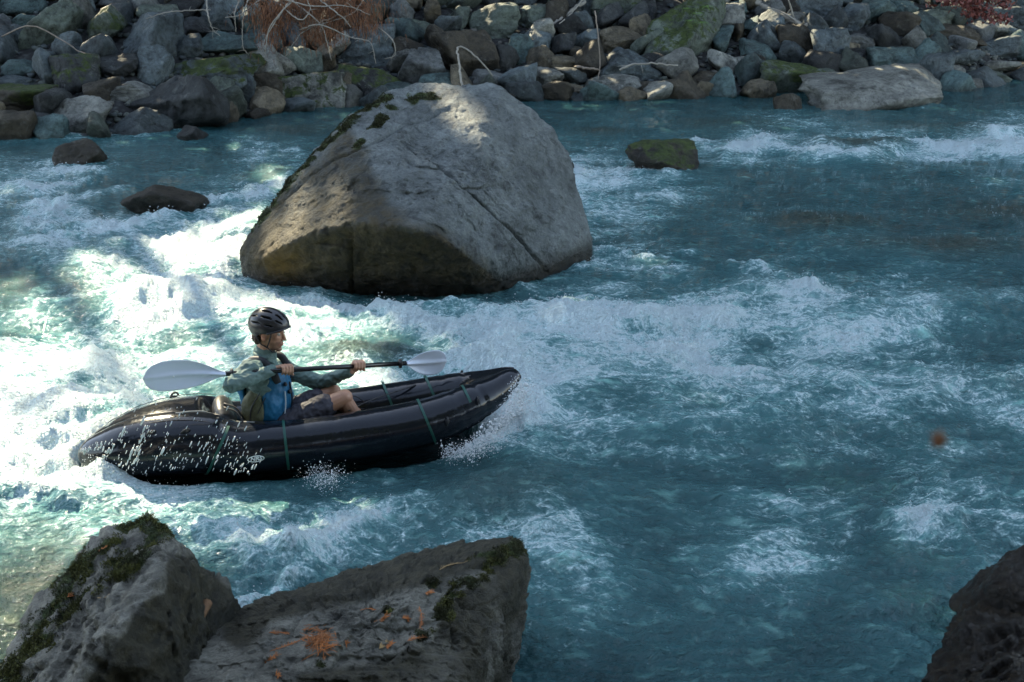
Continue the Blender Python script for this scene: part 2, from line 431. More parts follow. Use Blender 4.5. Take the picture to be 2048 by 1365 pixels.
def build_water():
    nr, nc = 860, 1050
    t = np.linspace(0, 1, nr)
    a, b = 1.2, 42.0
    yy = 1 / ((1 - t) / a ** .8 + t / b ** .8) ** (1 / .8)
    u = np.linspace(-1, 1, nc); u = u * (.75 + .25 * np.abs(u) ** 2 * 1.0)
    Yg, U = np.meshgrid(yy, u, indexing='ij')
    Xg = U * (Yg * .56 + 2.5)
    X = Xg.ravel(); Y = Yg.ravel()
    Hh, F, br, fl = water_fields(X, Y)
    # the raft presses the water down under its floor
    q = (np.stack([X, Y], 1) - RAFT_LOC[:2]) @ np.array([[math.cos(RAFT_YAW), -math.sin(RAFT_YAW)], [math.sin(RAFT_YAW), math.cos(RAFT_YAW)]])
    hull = np.interp(np.abs(q[:, 0] + .05), [0, 1.0, 1.3, 1.55], [.42, .33, .2, 0])
    inside = np.minimum(hull - np.abs(q[:, 1]), 1.5 - np.abs(q[:, 0] + .05))
    k = sstep(-.06, .10, inside)
    near_ = sstep(-.75, -.10, inside) * sstep(.15, -.1, q[:, 1]) * sstep(1.5, .9, np.abs(q[:, 0] - .1))
    Hh = Hh * (1 - .75 * near_) - .035 * near_; F = F * (1 - .65 * near_ * sstep(-1.2, -.3, q[:, 0]))
    Hh = Hh * (1 - k) + (-.14) * k
    side = np.exp(-((inside + .08) / .10) ** 2) * (np.abs(q[:, 0]) < 1.7)
    F = np.clip(F + side * (.04 + .35 * sstep(.5, 1.2, q[:, 0]) + .3 * sstep(-.6, -1.3, q[:, 0])), 0, 1.2)
    Hh += side * .02
    Hh += .07 * np.exp(-(((q[:, 0] - 1.25) / .3) ** 2 + ((q[:, 1] + .28) / .2) ** 2))
    F = F * (1 - k)
    V = np.stack([X, Y, Hh], 1)
    i = np.arange(nr * nc).reshape(nr, nc)
    Fc = np.stack([i[:-1, :-1], i[:-1, 1:], i[1:, 1:], i[1:, :-1]], -1).reshape(-1, 4)
    keep = (Y - shoreY(X) < 3.0)[Fc].all(1)
    me = mesh_np('water', V, Fc[keep])
    attr(me, 'foam', F); attr(me, 'sunk', br); attrv(me, 'flow', fl)
    return me, V, F, Hh

def water_material():
    t = NT('river_water')
    F = t.attr('foam').outputs['Fac']; br = t.attr('sunk').outputs['Fac']; fl = t.attr('flow').outputs['Vector']
    geo = t.n('ShaderNodeNewGeometry').outputs['Position']; sz = t.n('ShaderNodeSeparateXYZ'); t.l(geo, sz.inputs[0]); z = sz.outputs[2]
    s1 = t.mapping(fl, (.75, 1.15, 1)); s2 = t.mapping(fl, (.8, 1.2, 1), loc=(4, 7, 0)); s3 = t.mapping(fl, (.9, 1.2, 1), loc=(9, 2, 0))
    n1 = t.rng(t.noise(s1, 2.2, 7, .62, .35), .32, .68)
    n2 = t.rng(t.noise(s2, 3.4, 8, .70, .30, 'RIDGED_MULTIFRACTAL', 2.1), .15, 1.15)
    n3 = t.rng(t.noise(s3, 15, 6, .74, .25), .34, .66)
    n4 = t.rng(t.noise(s3, 60, 3, .7, .1), .30, .70)
    sm = t.math('ADD', t.math('MULTIPLY', n1, .30), t.math('ADD', t.math('MULTIPLY', n2, .26), t.math('ADD', t.math('MULTIPLY', n3, .40), t.math('MULTIPLY', n4, .24))))
    def lace(loc, sc, w_, rot):
        a_ = t.noise(t.mapping(fl, (.8, 1.25, 1), (0, 0, rot), loc), sc, 5, .55, .55)
        return t.rng(t.math('ABSOLUTE', t.math('SUBTRACT', a_, .5)), 0, w_, 1, 0)
    lc = t.math('MAXIMUM', lace((2, 5, 0), 1.7, .030, .1), t.math('MULTIPLY', lace((7, 1, 0), 4.2, .045, -.2), .85))
    lc = t.math('MULTIPLY', t.math('MULTIPLY', lc, t.rng(F, .06, .36)), t.math('ADD', t.math('MULTIPLY', n3, .6), .4))
    v = t.math('ADD', t.math('ADD', t.math('ADD', t.math('MULTIPLY', F, .92), sm), t.math('MULTIPLY', lc, .36)), t.math('ADD', t.math('MULTIPLY', z, .6), -.62))
    wht = t.math('MULTIPLY', t.rng(v, .50, .82, 0, 1), t.rng(n4, 0, .9, .55, 1.0))
    veil = t.rng(v, .26, .66, 0, 1)
    aer = t.rng(t.math('ADD', t.math('ADD', t.math('MULTIPLY', F, 1.0), t.math('MULTIPLY', n1, .22)), t.math('MULTIPLY', z, 2.0)), -.05, .76)
    body = t.mix(aer, (.026, .096, .100), (.275, .570, .515))
    body = t.mix(t.rng(br, .15, .80, 0, .75), body, (.125, .112, .068))
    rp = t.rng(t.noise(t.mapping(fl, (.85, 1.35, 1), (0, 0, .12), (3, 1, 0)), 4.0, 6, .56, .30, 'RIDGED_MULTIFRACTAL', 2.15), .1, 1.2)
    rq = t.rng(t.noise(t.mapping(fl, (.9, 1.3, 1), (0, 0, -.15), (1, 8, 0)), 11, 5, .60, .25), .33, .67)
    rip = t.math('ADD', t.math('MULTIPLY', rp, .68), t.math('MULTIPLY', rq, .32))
    body = t.mix(t.rng(rip, .20, .66, 1.0, 0), body, t.mix(1.0, body, (.20, .28, .33), 'MULTIPLY'))  # ripple troughs darkened in the colour, standing in for their duller reflection
    body = t.mix(t.math('MULTIPLY', veil, .55), body, (.42, .62, .62))
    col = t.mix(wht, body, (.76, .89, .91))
    rough = t.rng(wht, 0, 1, .05, .5)
    b1 = t.bump(rip, 1.0, .065)
    b2 = t.bump(t.math('ADD', n3, t.math('MULTIPLY', n4, .5)), t.rng(wht, 0, 1, .25, 1.0), .025, b1)
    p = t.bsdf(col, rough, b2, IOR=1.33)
    return t.m
# ------------------------------------------------------------------ stone materials
def rock_material(name, a, b, moss=0.0, wet=0.25, stain_shade=0.0, lichen=.3, scale=1.0, use_objcol=False, speck=.5, gloss=.62, oc=((.055, .032, .008), (.20, .115, .022))):
    t = NT(name)
    tc = t.n('ShaderNodeTexCoord').outputs['Object']; geo = t.n('ShaderNodeNewGeometry')
    pos = geo.outputs['Position']; sp = t.n('ShaderNodeSeparateXYZ'); t.l(pos, sp.inputs[0]); z = sp.outputs[2]
    sn = t.n('ShaderNodeSeparateXYZ'); t.l(geo.outputs['Normal'], sn.inputs[0]); nz = sn.outputs[2]
    oi = t.n('ShaderNodeObjectInfo')
    off = t.n('ShaderNodeVectorMath'); off.operation = 'ADD'; t.l(tc, off.inputs[0])
    cmb = t.n('ShaderNodeCombineXYZ'); t.l(t.math('MULTIPLY', oi.outputs['Random'], 37.0), cmb.inputs[0]); t.l(t.math('MULTIPLY', oi.outputs['Random'], 91.0), cmb.inputs[1]); t.l(cmb.outputs[0], off.inputs[1])
    v = off.outputs[0]
    n1 = t.noise(v, 1.6 * scale, 8, .6, .4); n2 = t.noise(v, 9 * scale, 8, .7, .3); n3 = t.noise(v, 48 * scale, 5, .7)
    f = t.rng(t.math('ADD', t.math('MULTIPLY', n1, .55), t.math('MULTIPLY', n2, .45)), .38, .64)
    col = t.mix(f, a, b)
    if use_objcol: col = t.mix(1.0, col, oi.outputs['Color'], 'MULTIPLY')
    # lichen / mineral blotches
    li = t.rng(t.noise(v, 4.5 * scale, 9, .72, .8), .56, .70)
    col = t.mix(t.math('MULTIPLY', li, lichen), col, (.42, .44, .40))
    dk = t.rng(t.noise(v, 7.5 * scale, 9, .76, 1.2), .47, .37)
    col = t.mix(t.math('MULTIPLY', dk, .75), col, t.mix(1.0, col, (.22, .22, .21), 'MULTIPLY'))
    col = t.mix(t.math('MULTIPLY', t.rng(n3, .45, .68), speck * .75), col, t.mix(1.0, col, (1.9, 1.9, 1.9), 'MULTIPLY'))
    if stain_shade:
        oa = t.attr('stain_shade').outputs['Fac']
        of = t.math('MULTIPLY', t.rng(t.math('ADD', oa, t.math('MULTIPLY', n2, .5)), .45, .85), .95, clamp=True)
        if name == 'boulder_stone': oc = (t.mix(t.attr('yellow').outputs['Fac'], oc[0], (.09, .055, .012)), t.mix(t.attr('yellow').outputs['Fac'], oc[1], (.19, .11, .018)))
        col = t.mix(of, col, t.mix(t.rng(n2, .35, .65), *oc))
    wl = t.rng(t.math('ADD', z, t.math('MULTIPLY', n1, -.25)), wet - .12, wet - .30)
    dw = t.mix(1.0, col, (.34, .30, .25), 'MULTIPLY')
    col = t.mix(wl, col, dw)
    rough = t.rng(wl, 0, 1, gloss, .22)
    if moss:
        ma = t.attr('moss').outputs['Fac']
        mn = t.math('ADD', t.noise(v, 3.2 * scale, 8, .7, .6), t.math('MULTIPLY', nz, .16))
        mm = t.math('MAXIMUM', t.rng(mn, .74 - .22 * moss, .80 - .22 * moss), t.rng(t.math('ADD', ma, t.math('MULTIPLY', n2, .5)), .62, .82), clamp=True)
        mc = t.mix(t.rng(n2, .35, .65), (.012, .020, .006), (.060, .085, .018))
        col = t.mix(mm, col, mc); rough = t.math('MAXIMUM', rough, t.math('MULTIPLY', mm, .85))
    cr = t.noise(v, 2.3 * scale, 6, .6, 1.5, 'RIDGED_MULTIFRACTAL')
    h = t.math('ADD', t.math('MULTIPLY', n2, .8), t.math('ADD', t.math('MULTIPLY', n3, .32), t.math('MULTIPLY', cr, -.10)))
    nr = t.bump(h, 1.0, .075 / scale)
    b_ = t.bsdf(col, rough, nr); b_.inputs['Specular IOR Level'].default_value = .38
    return t.m
MR = {}
def rock_mats():
    MR['hero'] = rock_material('boulder_stone', (.056, .064, .062), (.205, .230, .222), oc=((.010, .009, .004), (.070, .050, .016)), wet=.30, stain_shade=1, lichen=.20, moss=-.6, speck=.7)
    MR['fg'] = rock_material('near_stone', (.030, .029, .023), (.235, .228, .185), gloss=.58, wet=-.2, oc=((.010, .011, .006), (.045, .040, .020)), lichen=.30, moss=-.5, scale=1.6, stain_shade=1, speck=.8)
    MR['ledge'] = rock_material('wet_stone', (.016, .014, .010), (.060, .050, .036), oc=((.014, .011, .007), (.060, .046, .024)), wet=.9, lichen=.05, moss=-.6, scale=1.5, gloss=.3, stain_shade=1)
    MR['bank'] = rock_material('bank_stone', (.10, .105, .10), (.80, .81, .77), wet=.10, lichen=.16, moss=-.55, use_objcol=True, scale=1.1)
    MR['mossy'] = rock_material('mossy_stone', (.10, .105, .10), (.80, .81, .77), wet=.10, lichen=.3, moss=.75, use_objcol=True, scale=1.2)
    MR['moss'] = simple('moss', (.085, .088, .020), .9, vary=.6)
    MR['moss_dark'] = simple('moss_dark', (.034, .036, .012), .95, vary=.6)
TONE = {'blue-grey': (.150, .185, .200), 'green-grey': (.165, .200, .165), 'pale grey': (.34, .34, .31), 'brown': (.090, .074, .050), 'dark grey': (.060, .066, .068), 'teal-grey': (.115, .180, .180), 'tan': (.24, .20, .14), 'grey': (.20, .21, .21)}

_ico = {}
def ico(s):
    if s not in _ico:
        bm = bmesh.new(); bmesh.ops.create_icosphere(bm, subdivisions=s, radius=1)
        bm.verts.ensure_lookup_table(); V = np.array([v.co[:] for v in bm.verts]); Fc = np.array([[v.index for v in f.verts] for f in bm.faces]); bm.free()
        V /= np.linalg.norm(V, axis=1)[:, None]; _ico[s] = (V, Fc)
    return _ico[s]
def planes_from_hull(pts, c):
    bm = bmesh.new()
    for p in pts: bm.verts.new(Vector(p) - Vector(c))
    r = bmesh.ops.convex_hull(bm, input=bm.verts)
    bmesh.ops.delete(bm, geom=[g for g in r['geom_interior'] if isinstance(g, bmesh.types.BMVert)], context='VERTS')
    bmesh.ops.recalc_face_normals(bm, faces=bm.faces)
    bmesh.ops.dissolve_limit(bm, angle_limit=math.radians(9), verts=bm.verts, edges=bm.edges)
    bm.normal_update()
    out = []
    for f in bm.faces:
        n = f.normal; h = max(v.co.dot(n) for v in f.verts)
        if h < 0: n, h = -n, -h
        if h > .01: out.append((*n, h))
    bm.free(); return np.array(out)
def radial(Dv, pl, p=16):
    r = np.zeros(len(Dv))
    for n in pl:
        q = np.maximum(Dv @ n[:3], 0) / n[3]; r += q ** p
    return np.maximum(r, 1e-12) ** (-1 / p)
def facets(Q, cell, seed):
    """broken planar chips: distance along a random tilt inside each warped cell"""
    W = Q / cell + .35 * np.stack([pn(Q / cell * .8, seed), pn(Q / cell * .8, seed + 1), pn(Q / cell * .8, seed + 2)], 1)
    I = np.floor(W).astype(np.int64); best = np.full(len(Q), 9.); out = np.zeros(len(Q))
    for dx in (-1, 0, 1):
        for dy in (-1, 0, 1):
            for dz in (-1, 0, 1):
                J = I + [dx, dy, dz]; h = _perm[_perm[_perm[(J[:, 0] + seed) & 255] + (J[:, 1] & 255)] + (J[:, 2] & 255)]
                o = J + .5 + _g[h] * .45; d = ((W - o) ** 2).sum(1); n = _g[(h * 7 + 3) & 255]; v = ((W - o) * n).sum(1)
                m = d < best; best = np.where(m, d, best); out = np.where(m, v, out)
    return out
def hero_rock(name, pts, c, sub, p=22, amp=.06, freq=1.3, seed=0, grow=1.03, extra=None, fw=1.0):
    Dv, Fc = ico(sub); c = np.array(c, float)
    pl = planes_from_hull(pts, c)
    r = radial(Dv, pl, p) * grow
    P = Dv * r[:, None]
    Q = P + c
    d = amp * (fbm(Q * freq, 3, seed) + .35 * ridged(Q * freq * 3.1, 3, seed + 3) - .3) + amp * .20 * fbm(Q * freq * 9, 4, seed + 7, .6) + fw * (amp * .42 * facets(Q, .42 / freq, seed) + amp * .18 * facets(Q, .13 / freq, seed + 5))
    P = P + Dv * d[:, None]
    V = P + c
    if extra: V = extra(V, Dv)
    me = mesh_np(name, V, Fc); return me, V
def facet_rock(sub, seed, nf=10, p=14, amp=.07):
    p = p * 2.2
    rs = np.random.RandomState(seed)
    Dv, Fc = ico(sub)
    n = rs.normal(size=(nf, 3)); n /= np.linalg.norm(n, axis=1)[:, None]
    n = np.vstack([n, [[1, 0, 0], [-1, 0, 0], [0, 1, 0], [0, -1, 0], [0, 0, 1], [0, 0, -1]]])
    h = np.concatenate([rs.uniform(.52, .88, nf), np.full(6, 1.0)])
    P = Dv * (radial(Dv, np.column_stack([n, h]), p))[:, None]
    d = amp * .8 * facets(P, .8, seed % 97) + amp * (fbm(P * 1.7 + seed, 3, seed % 50) + .3 * ridged(P * 4.3 + seed, 2, seed % 31)) + amp * .22 * fbm(P * 9, 3, seed % 17)
    P = P + Dv * d[:, None]
    m, M = P.min(0), P.max(0)
    return (P - (m + M) / 2) / ((M - m) / 2), Fc      # fits the box -1..1

def tufts(name, V, N, mask, parent, mat, n, ln=.025, wd=.006, seed=1):
    """short moss fronds standing on the stone where mask is high"""
    rs = np.random.RandomState(seed)
    pr = np.clip(mask, 0, None) ** 1.5
    if pr.sum() <= 0: return None
    idx = rs.choice(len(V), n, p=pr / pr.sum())
    cl = .6 + .9 * np.clip(fbm(V[idx] * 9, 2, seed) + .4, 0, 1)
    base = V[idx] + rs.normal(size=(n, 3)) * .006
    dirn = N[idx] + rs.normal(size=(n, 3)) * .55 + np.array([0, 0, .25]); dirn /= np.linalg.norm(dirn, axis=1)[:, None]
    side = np.cross(dirn, rs.normal(size=(n, 3))); side /= np.linalg.norm(side, axis=1)[:, None]
    L = (ln * rs.uniform(.5, 1.3, n) * cl)[:, None]
    W = wd * rs.uniform(.6, 1.4, n)[:, None]
    a = base - dirn * .006; v = np.stack([a - side * W, a + side * W, a + dirn * L * .6 + side * W * .9, a + dirn * L, a + dirn * L * .6 - side * W * .9], 1).reshape(-1, 3)
    i = np.arange(n)[:, None] * 5
    Fc = np.concatenate([i + np.array([[0, 1, 2]]), i + np.array([[0, 2, 4]]), i + np.array([[4, 2, 3]])], 0)
    me = mesh_np(name, v, Fc, False)
    return link(name, me, mat, parent)
def vnormals(me):
    n = len(me.vertices); a = np.empty(n * 3, np.float32); me.vertices.foreach_get('normal', a); return a.reshape(-1, 3).astype(float)

# ------------------------------------------------------------------ the hero stones
def crackline(V, pts3, width, depth, lip=0.0):
    """cut a groove through the stone along the plane through the points and the stone's inside"""
    A, B = np.array(pts3[0]), np.array(pts3[-1])
    inn = CRK_IN
    n = np.cross(B - A, inn); n /= np.linalg.norm(n)
    u = (B - A) / np.linalg.norm(B - A)
    wob = .05 * fbm(V * 1.6, 3, 77) + .012 * fbm(V * 12, 2, 78)
    s = (V - A) @ n + wob; t = (V - A) @ u; L = np.linalg.norm(B - A)
    k = sstep(-.08, .12, t) * (1 - sstep(L - .05, L + .15, t))
    return s, k
def big_boulder():
    global CRK_IN
    o3 = lambda px, py, Y: D(px, py, Y)
    P = [o3(486, 530, 11.55), o3(492, 485, 11.6), o3(520, 440, 11.75), o3(565, 385, 11.9), o3(605, 335, 12.0), o3(650, 285, 12.2), o3(705, 238, 12.4), o3(760, 188, 12.8), o3(860, 184, 12.9),
         o3(940, 178, 13.1), o3(985, 163, 13.2), o3(1022, 166, 13.25), o3(1066, 192, 13.3), o3(1112, 238, 13.2), o3(1122, 300, 13.0), o3(1142, 345, 12.8), o3(1164, 430, 12.4), o3(1182, 480, 12.2), o3(1176, 540, 12.0),
         o3(590, 478, 10.85), o3(720, 440, 10.55), o3(850, 462, 10.45), o3(940, 515, 10.65), o3(1010, 572, 11.05), o3(520, 520, 11.1),
         o3(540, 606, 11.3), o3(620, 606, 11.2), o3(790, 602, 11.1), o3(900, 585, 11.15), o3(1090, 545, 11.6), o3(500, 580, 11.6)]
    low = [(p[0], p[1] + .1, -.5) for p in (P[18], P[25], P[26], P[27], P[28], P[29], P[30])] + [(P[11][0] + .3, 13.6, -.5), (P[7][0], 13.6, -.5), (P[0][0] + .3, 12.6, -.5)]
    c = np.mean(P, axis=0); c = np.array([c[0], 12.1, .45])
    A, B = o3(800, 290, 12.0), o3(1078, 535, 11.55)
    CRK_IN = np.array([.1, 1.0, -.75])
    def extra(V, Dv):
        s, k = crackline(V, [A, B], 0, 0)
        front = sstep(13.3, 12.6, V[:, 1])
        g = .13 * np.exp(-(s / .026) ** 2) + .07 * sstep(.0, .03, s) * (1 - sstep(.03, .55, s))
        V = V - Dv * (g * k * front)[:, None]
        # a second, finer fracture and a scooped hollow
        A2, B2 = o3(700, 430, 11.2), o3(715, 560, 11.2)
        n = np.array([1, .15, .0]); s2 = (V - A2) @ n / 1.01 + .04 * fbm(V * 2.2, 3, 5)
        V = V - Dv * (.05 * np.exp(-(s2 / .018) ** 2) * sstep(11.9, 11.5, V[:, 1]) * sstep(.9, .5, V[:, 2]))[:, None]
        A3 = o3(900, 230, 12.7); B3 = o3(700, 330, 12.0)
        n3 = np.cross(B3 - A3, np.array([0, 1, -.6])); n3 /= np.linalg.norm(n3); s3 = (V - A3) @ n3 + .06 * fbm(V * 2, 3, 15)
        V = V - Dv * (.035 * np.exp(-(s3 / .02) ** 2) * (V[:, 0] < A3[0]))[:, None]
        sc = o3(800, 370, 11.6); V = V - Dv * (.06 * np.exp(-((V[:, 0] - sc[0]) / .25) ** 2 - ((V[:, 2] - sc[2]) / .12) ** 2))[:, None]
        # pits
        pit_ = sstep(.60, .80, pn(V * 5.5, 61)) * .022 + sstep(.45, .7, pn(V * 13, 62)) * .012
        return V - Dv * pit_[:, None]
    me, V = hero_rock('river_boulder', P + low, c, 8, p=44, amp=.050, freq=1.1, seed=3, grow=1.02, extra=extra)
    N = vnormals(me)
    px, py = proj(V)
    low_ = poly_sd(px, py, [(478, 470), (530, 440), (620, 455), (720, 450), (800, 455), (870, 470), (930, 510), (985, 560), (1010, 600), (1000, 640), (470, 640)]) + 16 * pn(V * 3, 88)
    darken = .95 * sstep(14, -10, low_) * (V[:, 1] < 12.6)  # lower face: wet algae stain, with the undercut's shade darkened into the colour
    darken = np.maximum(darken, .55 * sstep(60, -20, low_ - 70 * sstep(860, 660, px)) * (V[:, 1] < 12.6))
    darken = np.maximum(darken, .45 * sstep(.35, .05, V[:, 2]))
    darken = np.maximum(darken, .52 * sstep(20, -30, poly_sd(px, py, [(480, 500), (555, 390), (640, 280), (700, 230), (740, 300), (800, 440), (600, 480)]) + 18 * pn(V * 3, 98)) * (V[:, 1] < 12.9))
    yel = np.exp(-((px - 558) / 42) ** 2 - ((py - 535) / 40) ** 2) * (V[:, 1] < 12)
    attr(me, 'yellow', yel)
    attr(me, 'stain_shade', np.clip(darken, 0, 1))
    edge = seg_dist(px, py, [(500, 470), (560, 385), (605, 335), (650, 285), (705, 240), (760, 200), (880, 190)])
    m = np.exp(-(edge / 12) ** 2) * (V[:, 1] < 13.1) * (.62 + .6 * pn(V * 3.5, 9) + .5 * pn(V * 12, 39))
    m = np.maximum(m, .9 * np.exp(-seg_dist(px, py, [(720, 290), (790, 210), (850, 195)]) ** 2 / 300) * (.5 + pn(V * 6, 19)))
    attr(me, 'moss', np.clip(m, 0, 1))
    o = link('river_boulder', me, MR['hero'])
    tag(o, 'huge grey boulder in mid river with diagonal crack and dark wet underside', 'boulder')
    tufts('moss', V, N, np.where(m > .45, m, 0), o, MR['moss_dark'], 14000, .016, .005, 3)
    RIPPLE_ROCKS.extend([(G(540, 590)[0], 11.6, .25), (G(760, 600)[0], 11.7, .5), (G(960, 575)[0], 11.8, .5), (G(1120, 540)[0], 12.2, .45)])
    return o

def fg_left():
    o3 = D
    P = [o3(-30, 1400, 4.25), o3(20, 1300, 4.55), o3(90, 1190, 4.75), o3(150, 1128, 4.9), o3(205, 1082, 5.0), o3(265, 1042, 5.05), o3(325, 1038, 5.0), o3(348, 1050, 4.9), o3(375, 1105, 4.8),
         o3(420, 1160, 4.75), o3(458, 1212, 4.75), o3(462, 1260, 4.8), o3(440, 1310, 4.8), o3(345, 1128, 4.40), o3(262, 1215, 4.0), o3(180, 1300, 3.95), o3(120, 1400, 3.7), o3(300, 1215, 4.05),
         o3(330, 1180, 4.3), o3(330, 1400, 4.1), o3(-30, 1500, 4.0)]
    low = [(p[0] - .05, p[1] - .05, -.3) for p in (P[10], P[11], P[12], P[1], P[5])] + [(-2.2, 3.4, -.3), (-1.1, 3.7, -.3), (-2.4, 4.2, -.3)]
    c = (-1.62, 4.4, .15)
    def extra(V, Dv):
        A = o3(240, 1200, 4.3); n = np.array([.75, .1, .6]); n /= np.linalg.norm(n)
        s = (V - A) @ n + .05 * fbm(V * 3, 3, 9)
        V = V - Dv * (.04 * np.exp(-(s / .014) ** 2) * (V[:, 1] < 4.6))[:, None]
        st = pn(np.stack([V[:, 0] * 1.5 + V[:, 2] * 6, V[:, 1] * 2, V[:, 2] * 2], 1), 12)
        return V - Dv * (.028 * sstep(.1, .18, st) + .012 * sstep(.5, .7, pn(V * 14, 5)))[:, None]
    me, V = hero_rock('shore_boulder', P + low, c, 7, p=26, amp=.045, freq=2.4, seed=12, grow=1.03, extra=extra, fw=1.8)
    N = vnormals(me); px, py = proj(V)
    line = [(330, 1045), (270, 1060), (215, 1110), (150, 1180), (110, 1235), (60, 1290), (10, 1365)]
    d = seg_dist(px, py, line); d2 = seg_dist(px, py, [(300, 1060), (285, 1110), (250, 1150)])
    m = np.maximum(np.exp(-(d / 42) ** 2), .95 * np.exp(-(d2 / 26) ** 2)) * (.62 + .9 * pn(V * 6, 9) + .5 * pn(V * 19, 29))
    attr(me, 'moss', np.clip(m, 0, 1))
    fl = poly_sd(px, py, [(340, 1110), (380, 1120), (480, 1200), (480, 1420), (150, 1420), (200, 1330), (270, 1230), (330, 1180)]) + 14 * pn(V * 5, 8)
    attr(me, 'stain_shade', np.clip(.95 * sstep(14, -12, fl) + .3 * sstep(.3, .6, pn(V * 2.5, 3)), 0, 1))  # right flank's shade and dark algae put into the colour, plus random stain
    o = link('shore_boulder', me, MR['fg']); tag(o, 'pointed boulder on the near shore with a thick moss ridge down its left edge', 'boulder')
    mk = np.where(m > .32, m, 0)
    tufts('moss', V, N, mk, o, MR['moss_dark'], 60000, .010, .0017, 3)
    tufts('moss', V, N, mk * (pn(V * 7, 44) > -.05), o, MR['moss'], 52000, .012, .0017, 5)
    return o, V, N
def fg_mid():
    o3 = D
    P = [o3(270, 1400, 3.95), o3(390, 1335, 4.25), o3(460, 1285, 4.5), o3(482, 1238, 4.75), o3(512, 1198, 5.0), o3(575, 1188, 5.1), o3(700, 1148, 5.25), o3(830, 1126, 5.3), o3(905, 1088, 5.35), o3(955, 1070, 5.35),
         o3(1010, 1072, 5.3), o3(1050, 1080, 5.2), o3(1060, 1112, 5.05), o3(1056, 1150, 4.95), o3(1025, 1195, 4.8), o3(1005, 1265, 4.6), o3(965, 1335, 4.4), o3(950, 1420, 4.2),
         o3(640, 1330, 4.05), o3(880, 1200, 4.55), o3(990, 1090, 5.0), o3(840, 1290, 4.15), o3(500, 1370, 3.95), o3(880, 1400, 3.95), o3(620, 1460, 3.7), o3(330, 1460, 3.6), o3(860, 1500, 3.6)]
    low = [(p[0], p[1], -.35) for p in (P[4], P[6], P[8], P[3], P[2], P[0])] + [(P[12][0] - .12, P[12][1] - .05, -.35), (P[15][0] - .08, P[15][1], -.35), (P[17][0] - .05, 4.0, -.35), (-.3, 3.3, -.35), (-1.2, 3.3, -.35)]
    c = (-.62, 4.45, .2)
    def extra(V, Dv):
        st = pn(np.stack([V[:, 0] * 1.2, V[:, 1] * 5 + V[:, 2] * 3, V[:, 2] * 4], 1), 22)
        A = o3(700, 1200, 4.8); n = np.array([.35, .9, .1]); n /= np.linalg.norm(n); s = (V - A) @ n + .06 * fbm(V * 2.4, 3, 9)
        e = .03 * np.exp(-(s / .012) ** 2) + .022 * sstep(.15, .24, st)
        A = o3(590, 1290, 4.4); n = np.array([.95, -.2, .1]); s = (V - A) @ n + .05 * fbm(V * 3, 3, 19); e = e + .035 * np.exp(-(s / .012) ** 2) * (V[:, 1] < 4.9)
        e = e + .05 * sstep(.35, .62, pn(V * np.array([2.2, 4, 3]), 35)) * (V[:, 1] < 4.35) + .012 * sstep(.45, .7, pn(V * 14, 5))
        return V - Dv * e[:, None]
    me, V = hero_rock('shore_boulder', P + low, c, 8, p=26, amp=.045, freq=2.0, seed=31, grow=1.02, extra=extra, fw=1.8)
    N = vnormals(me); px, py = proj(V)
    d = seg_dist(px, py, [(1040, 1085), (1030, 1110), (950, 1120), (970, 1150), (925, 1170), (905, 1205), (880, 1240), (845, 1275)])
    m = np.exp(-(d / 22) ** 2) * (.58 + .9 * pn(V * 7, 9) + .6 * pn(V * 21, 29))
    for a, b, r in [(775, 1222, 12), (865, 1168, 18), (1035, 1095, 16), (640, 1330, 12)]: m = np.maximum(m, .95 * np.exp(-(np.hypot(px - a, (py - b) * 1.4) / r) ** 2) * (.75 + .7 * pn(V * 21, 29)))
    attr(me, 'moss', np.clip(m, 0, 1))
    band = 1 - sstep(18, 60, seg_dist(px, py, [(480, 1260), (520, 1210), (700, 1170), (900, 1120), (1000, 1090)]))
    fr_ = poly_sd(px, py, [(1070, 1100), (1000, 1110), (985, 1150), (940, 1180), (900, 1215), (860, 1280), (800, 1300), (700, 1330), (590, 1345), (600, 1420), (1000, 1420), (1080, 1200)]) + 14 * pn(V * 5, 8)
    attr(me, 'stain_shade', np.clip(.72 * band + .80 * sstep(20, -15, fr_) * (.75 + .7 * pn(V * 3, 5)), 0, 1))  # brown band along the far edge, darker right face
    o = link('shore_boulder', me, MR['fg']); tag(o, 'broad flat-topped grey boulder on the near shore littered with orange conifer sprigs', 'boulder')
    mk = np.where(m > .38, m, 0)
    tufts('moss', V, N, mk, o, MR['moss_dark'], 30000, .009, .0016, 3)
    tufts('moss', V, N, mk * (pn(V * 9, 44) > 0), o, MR['moss'], 18000, .010, .0016, 5)
    return o, V, N
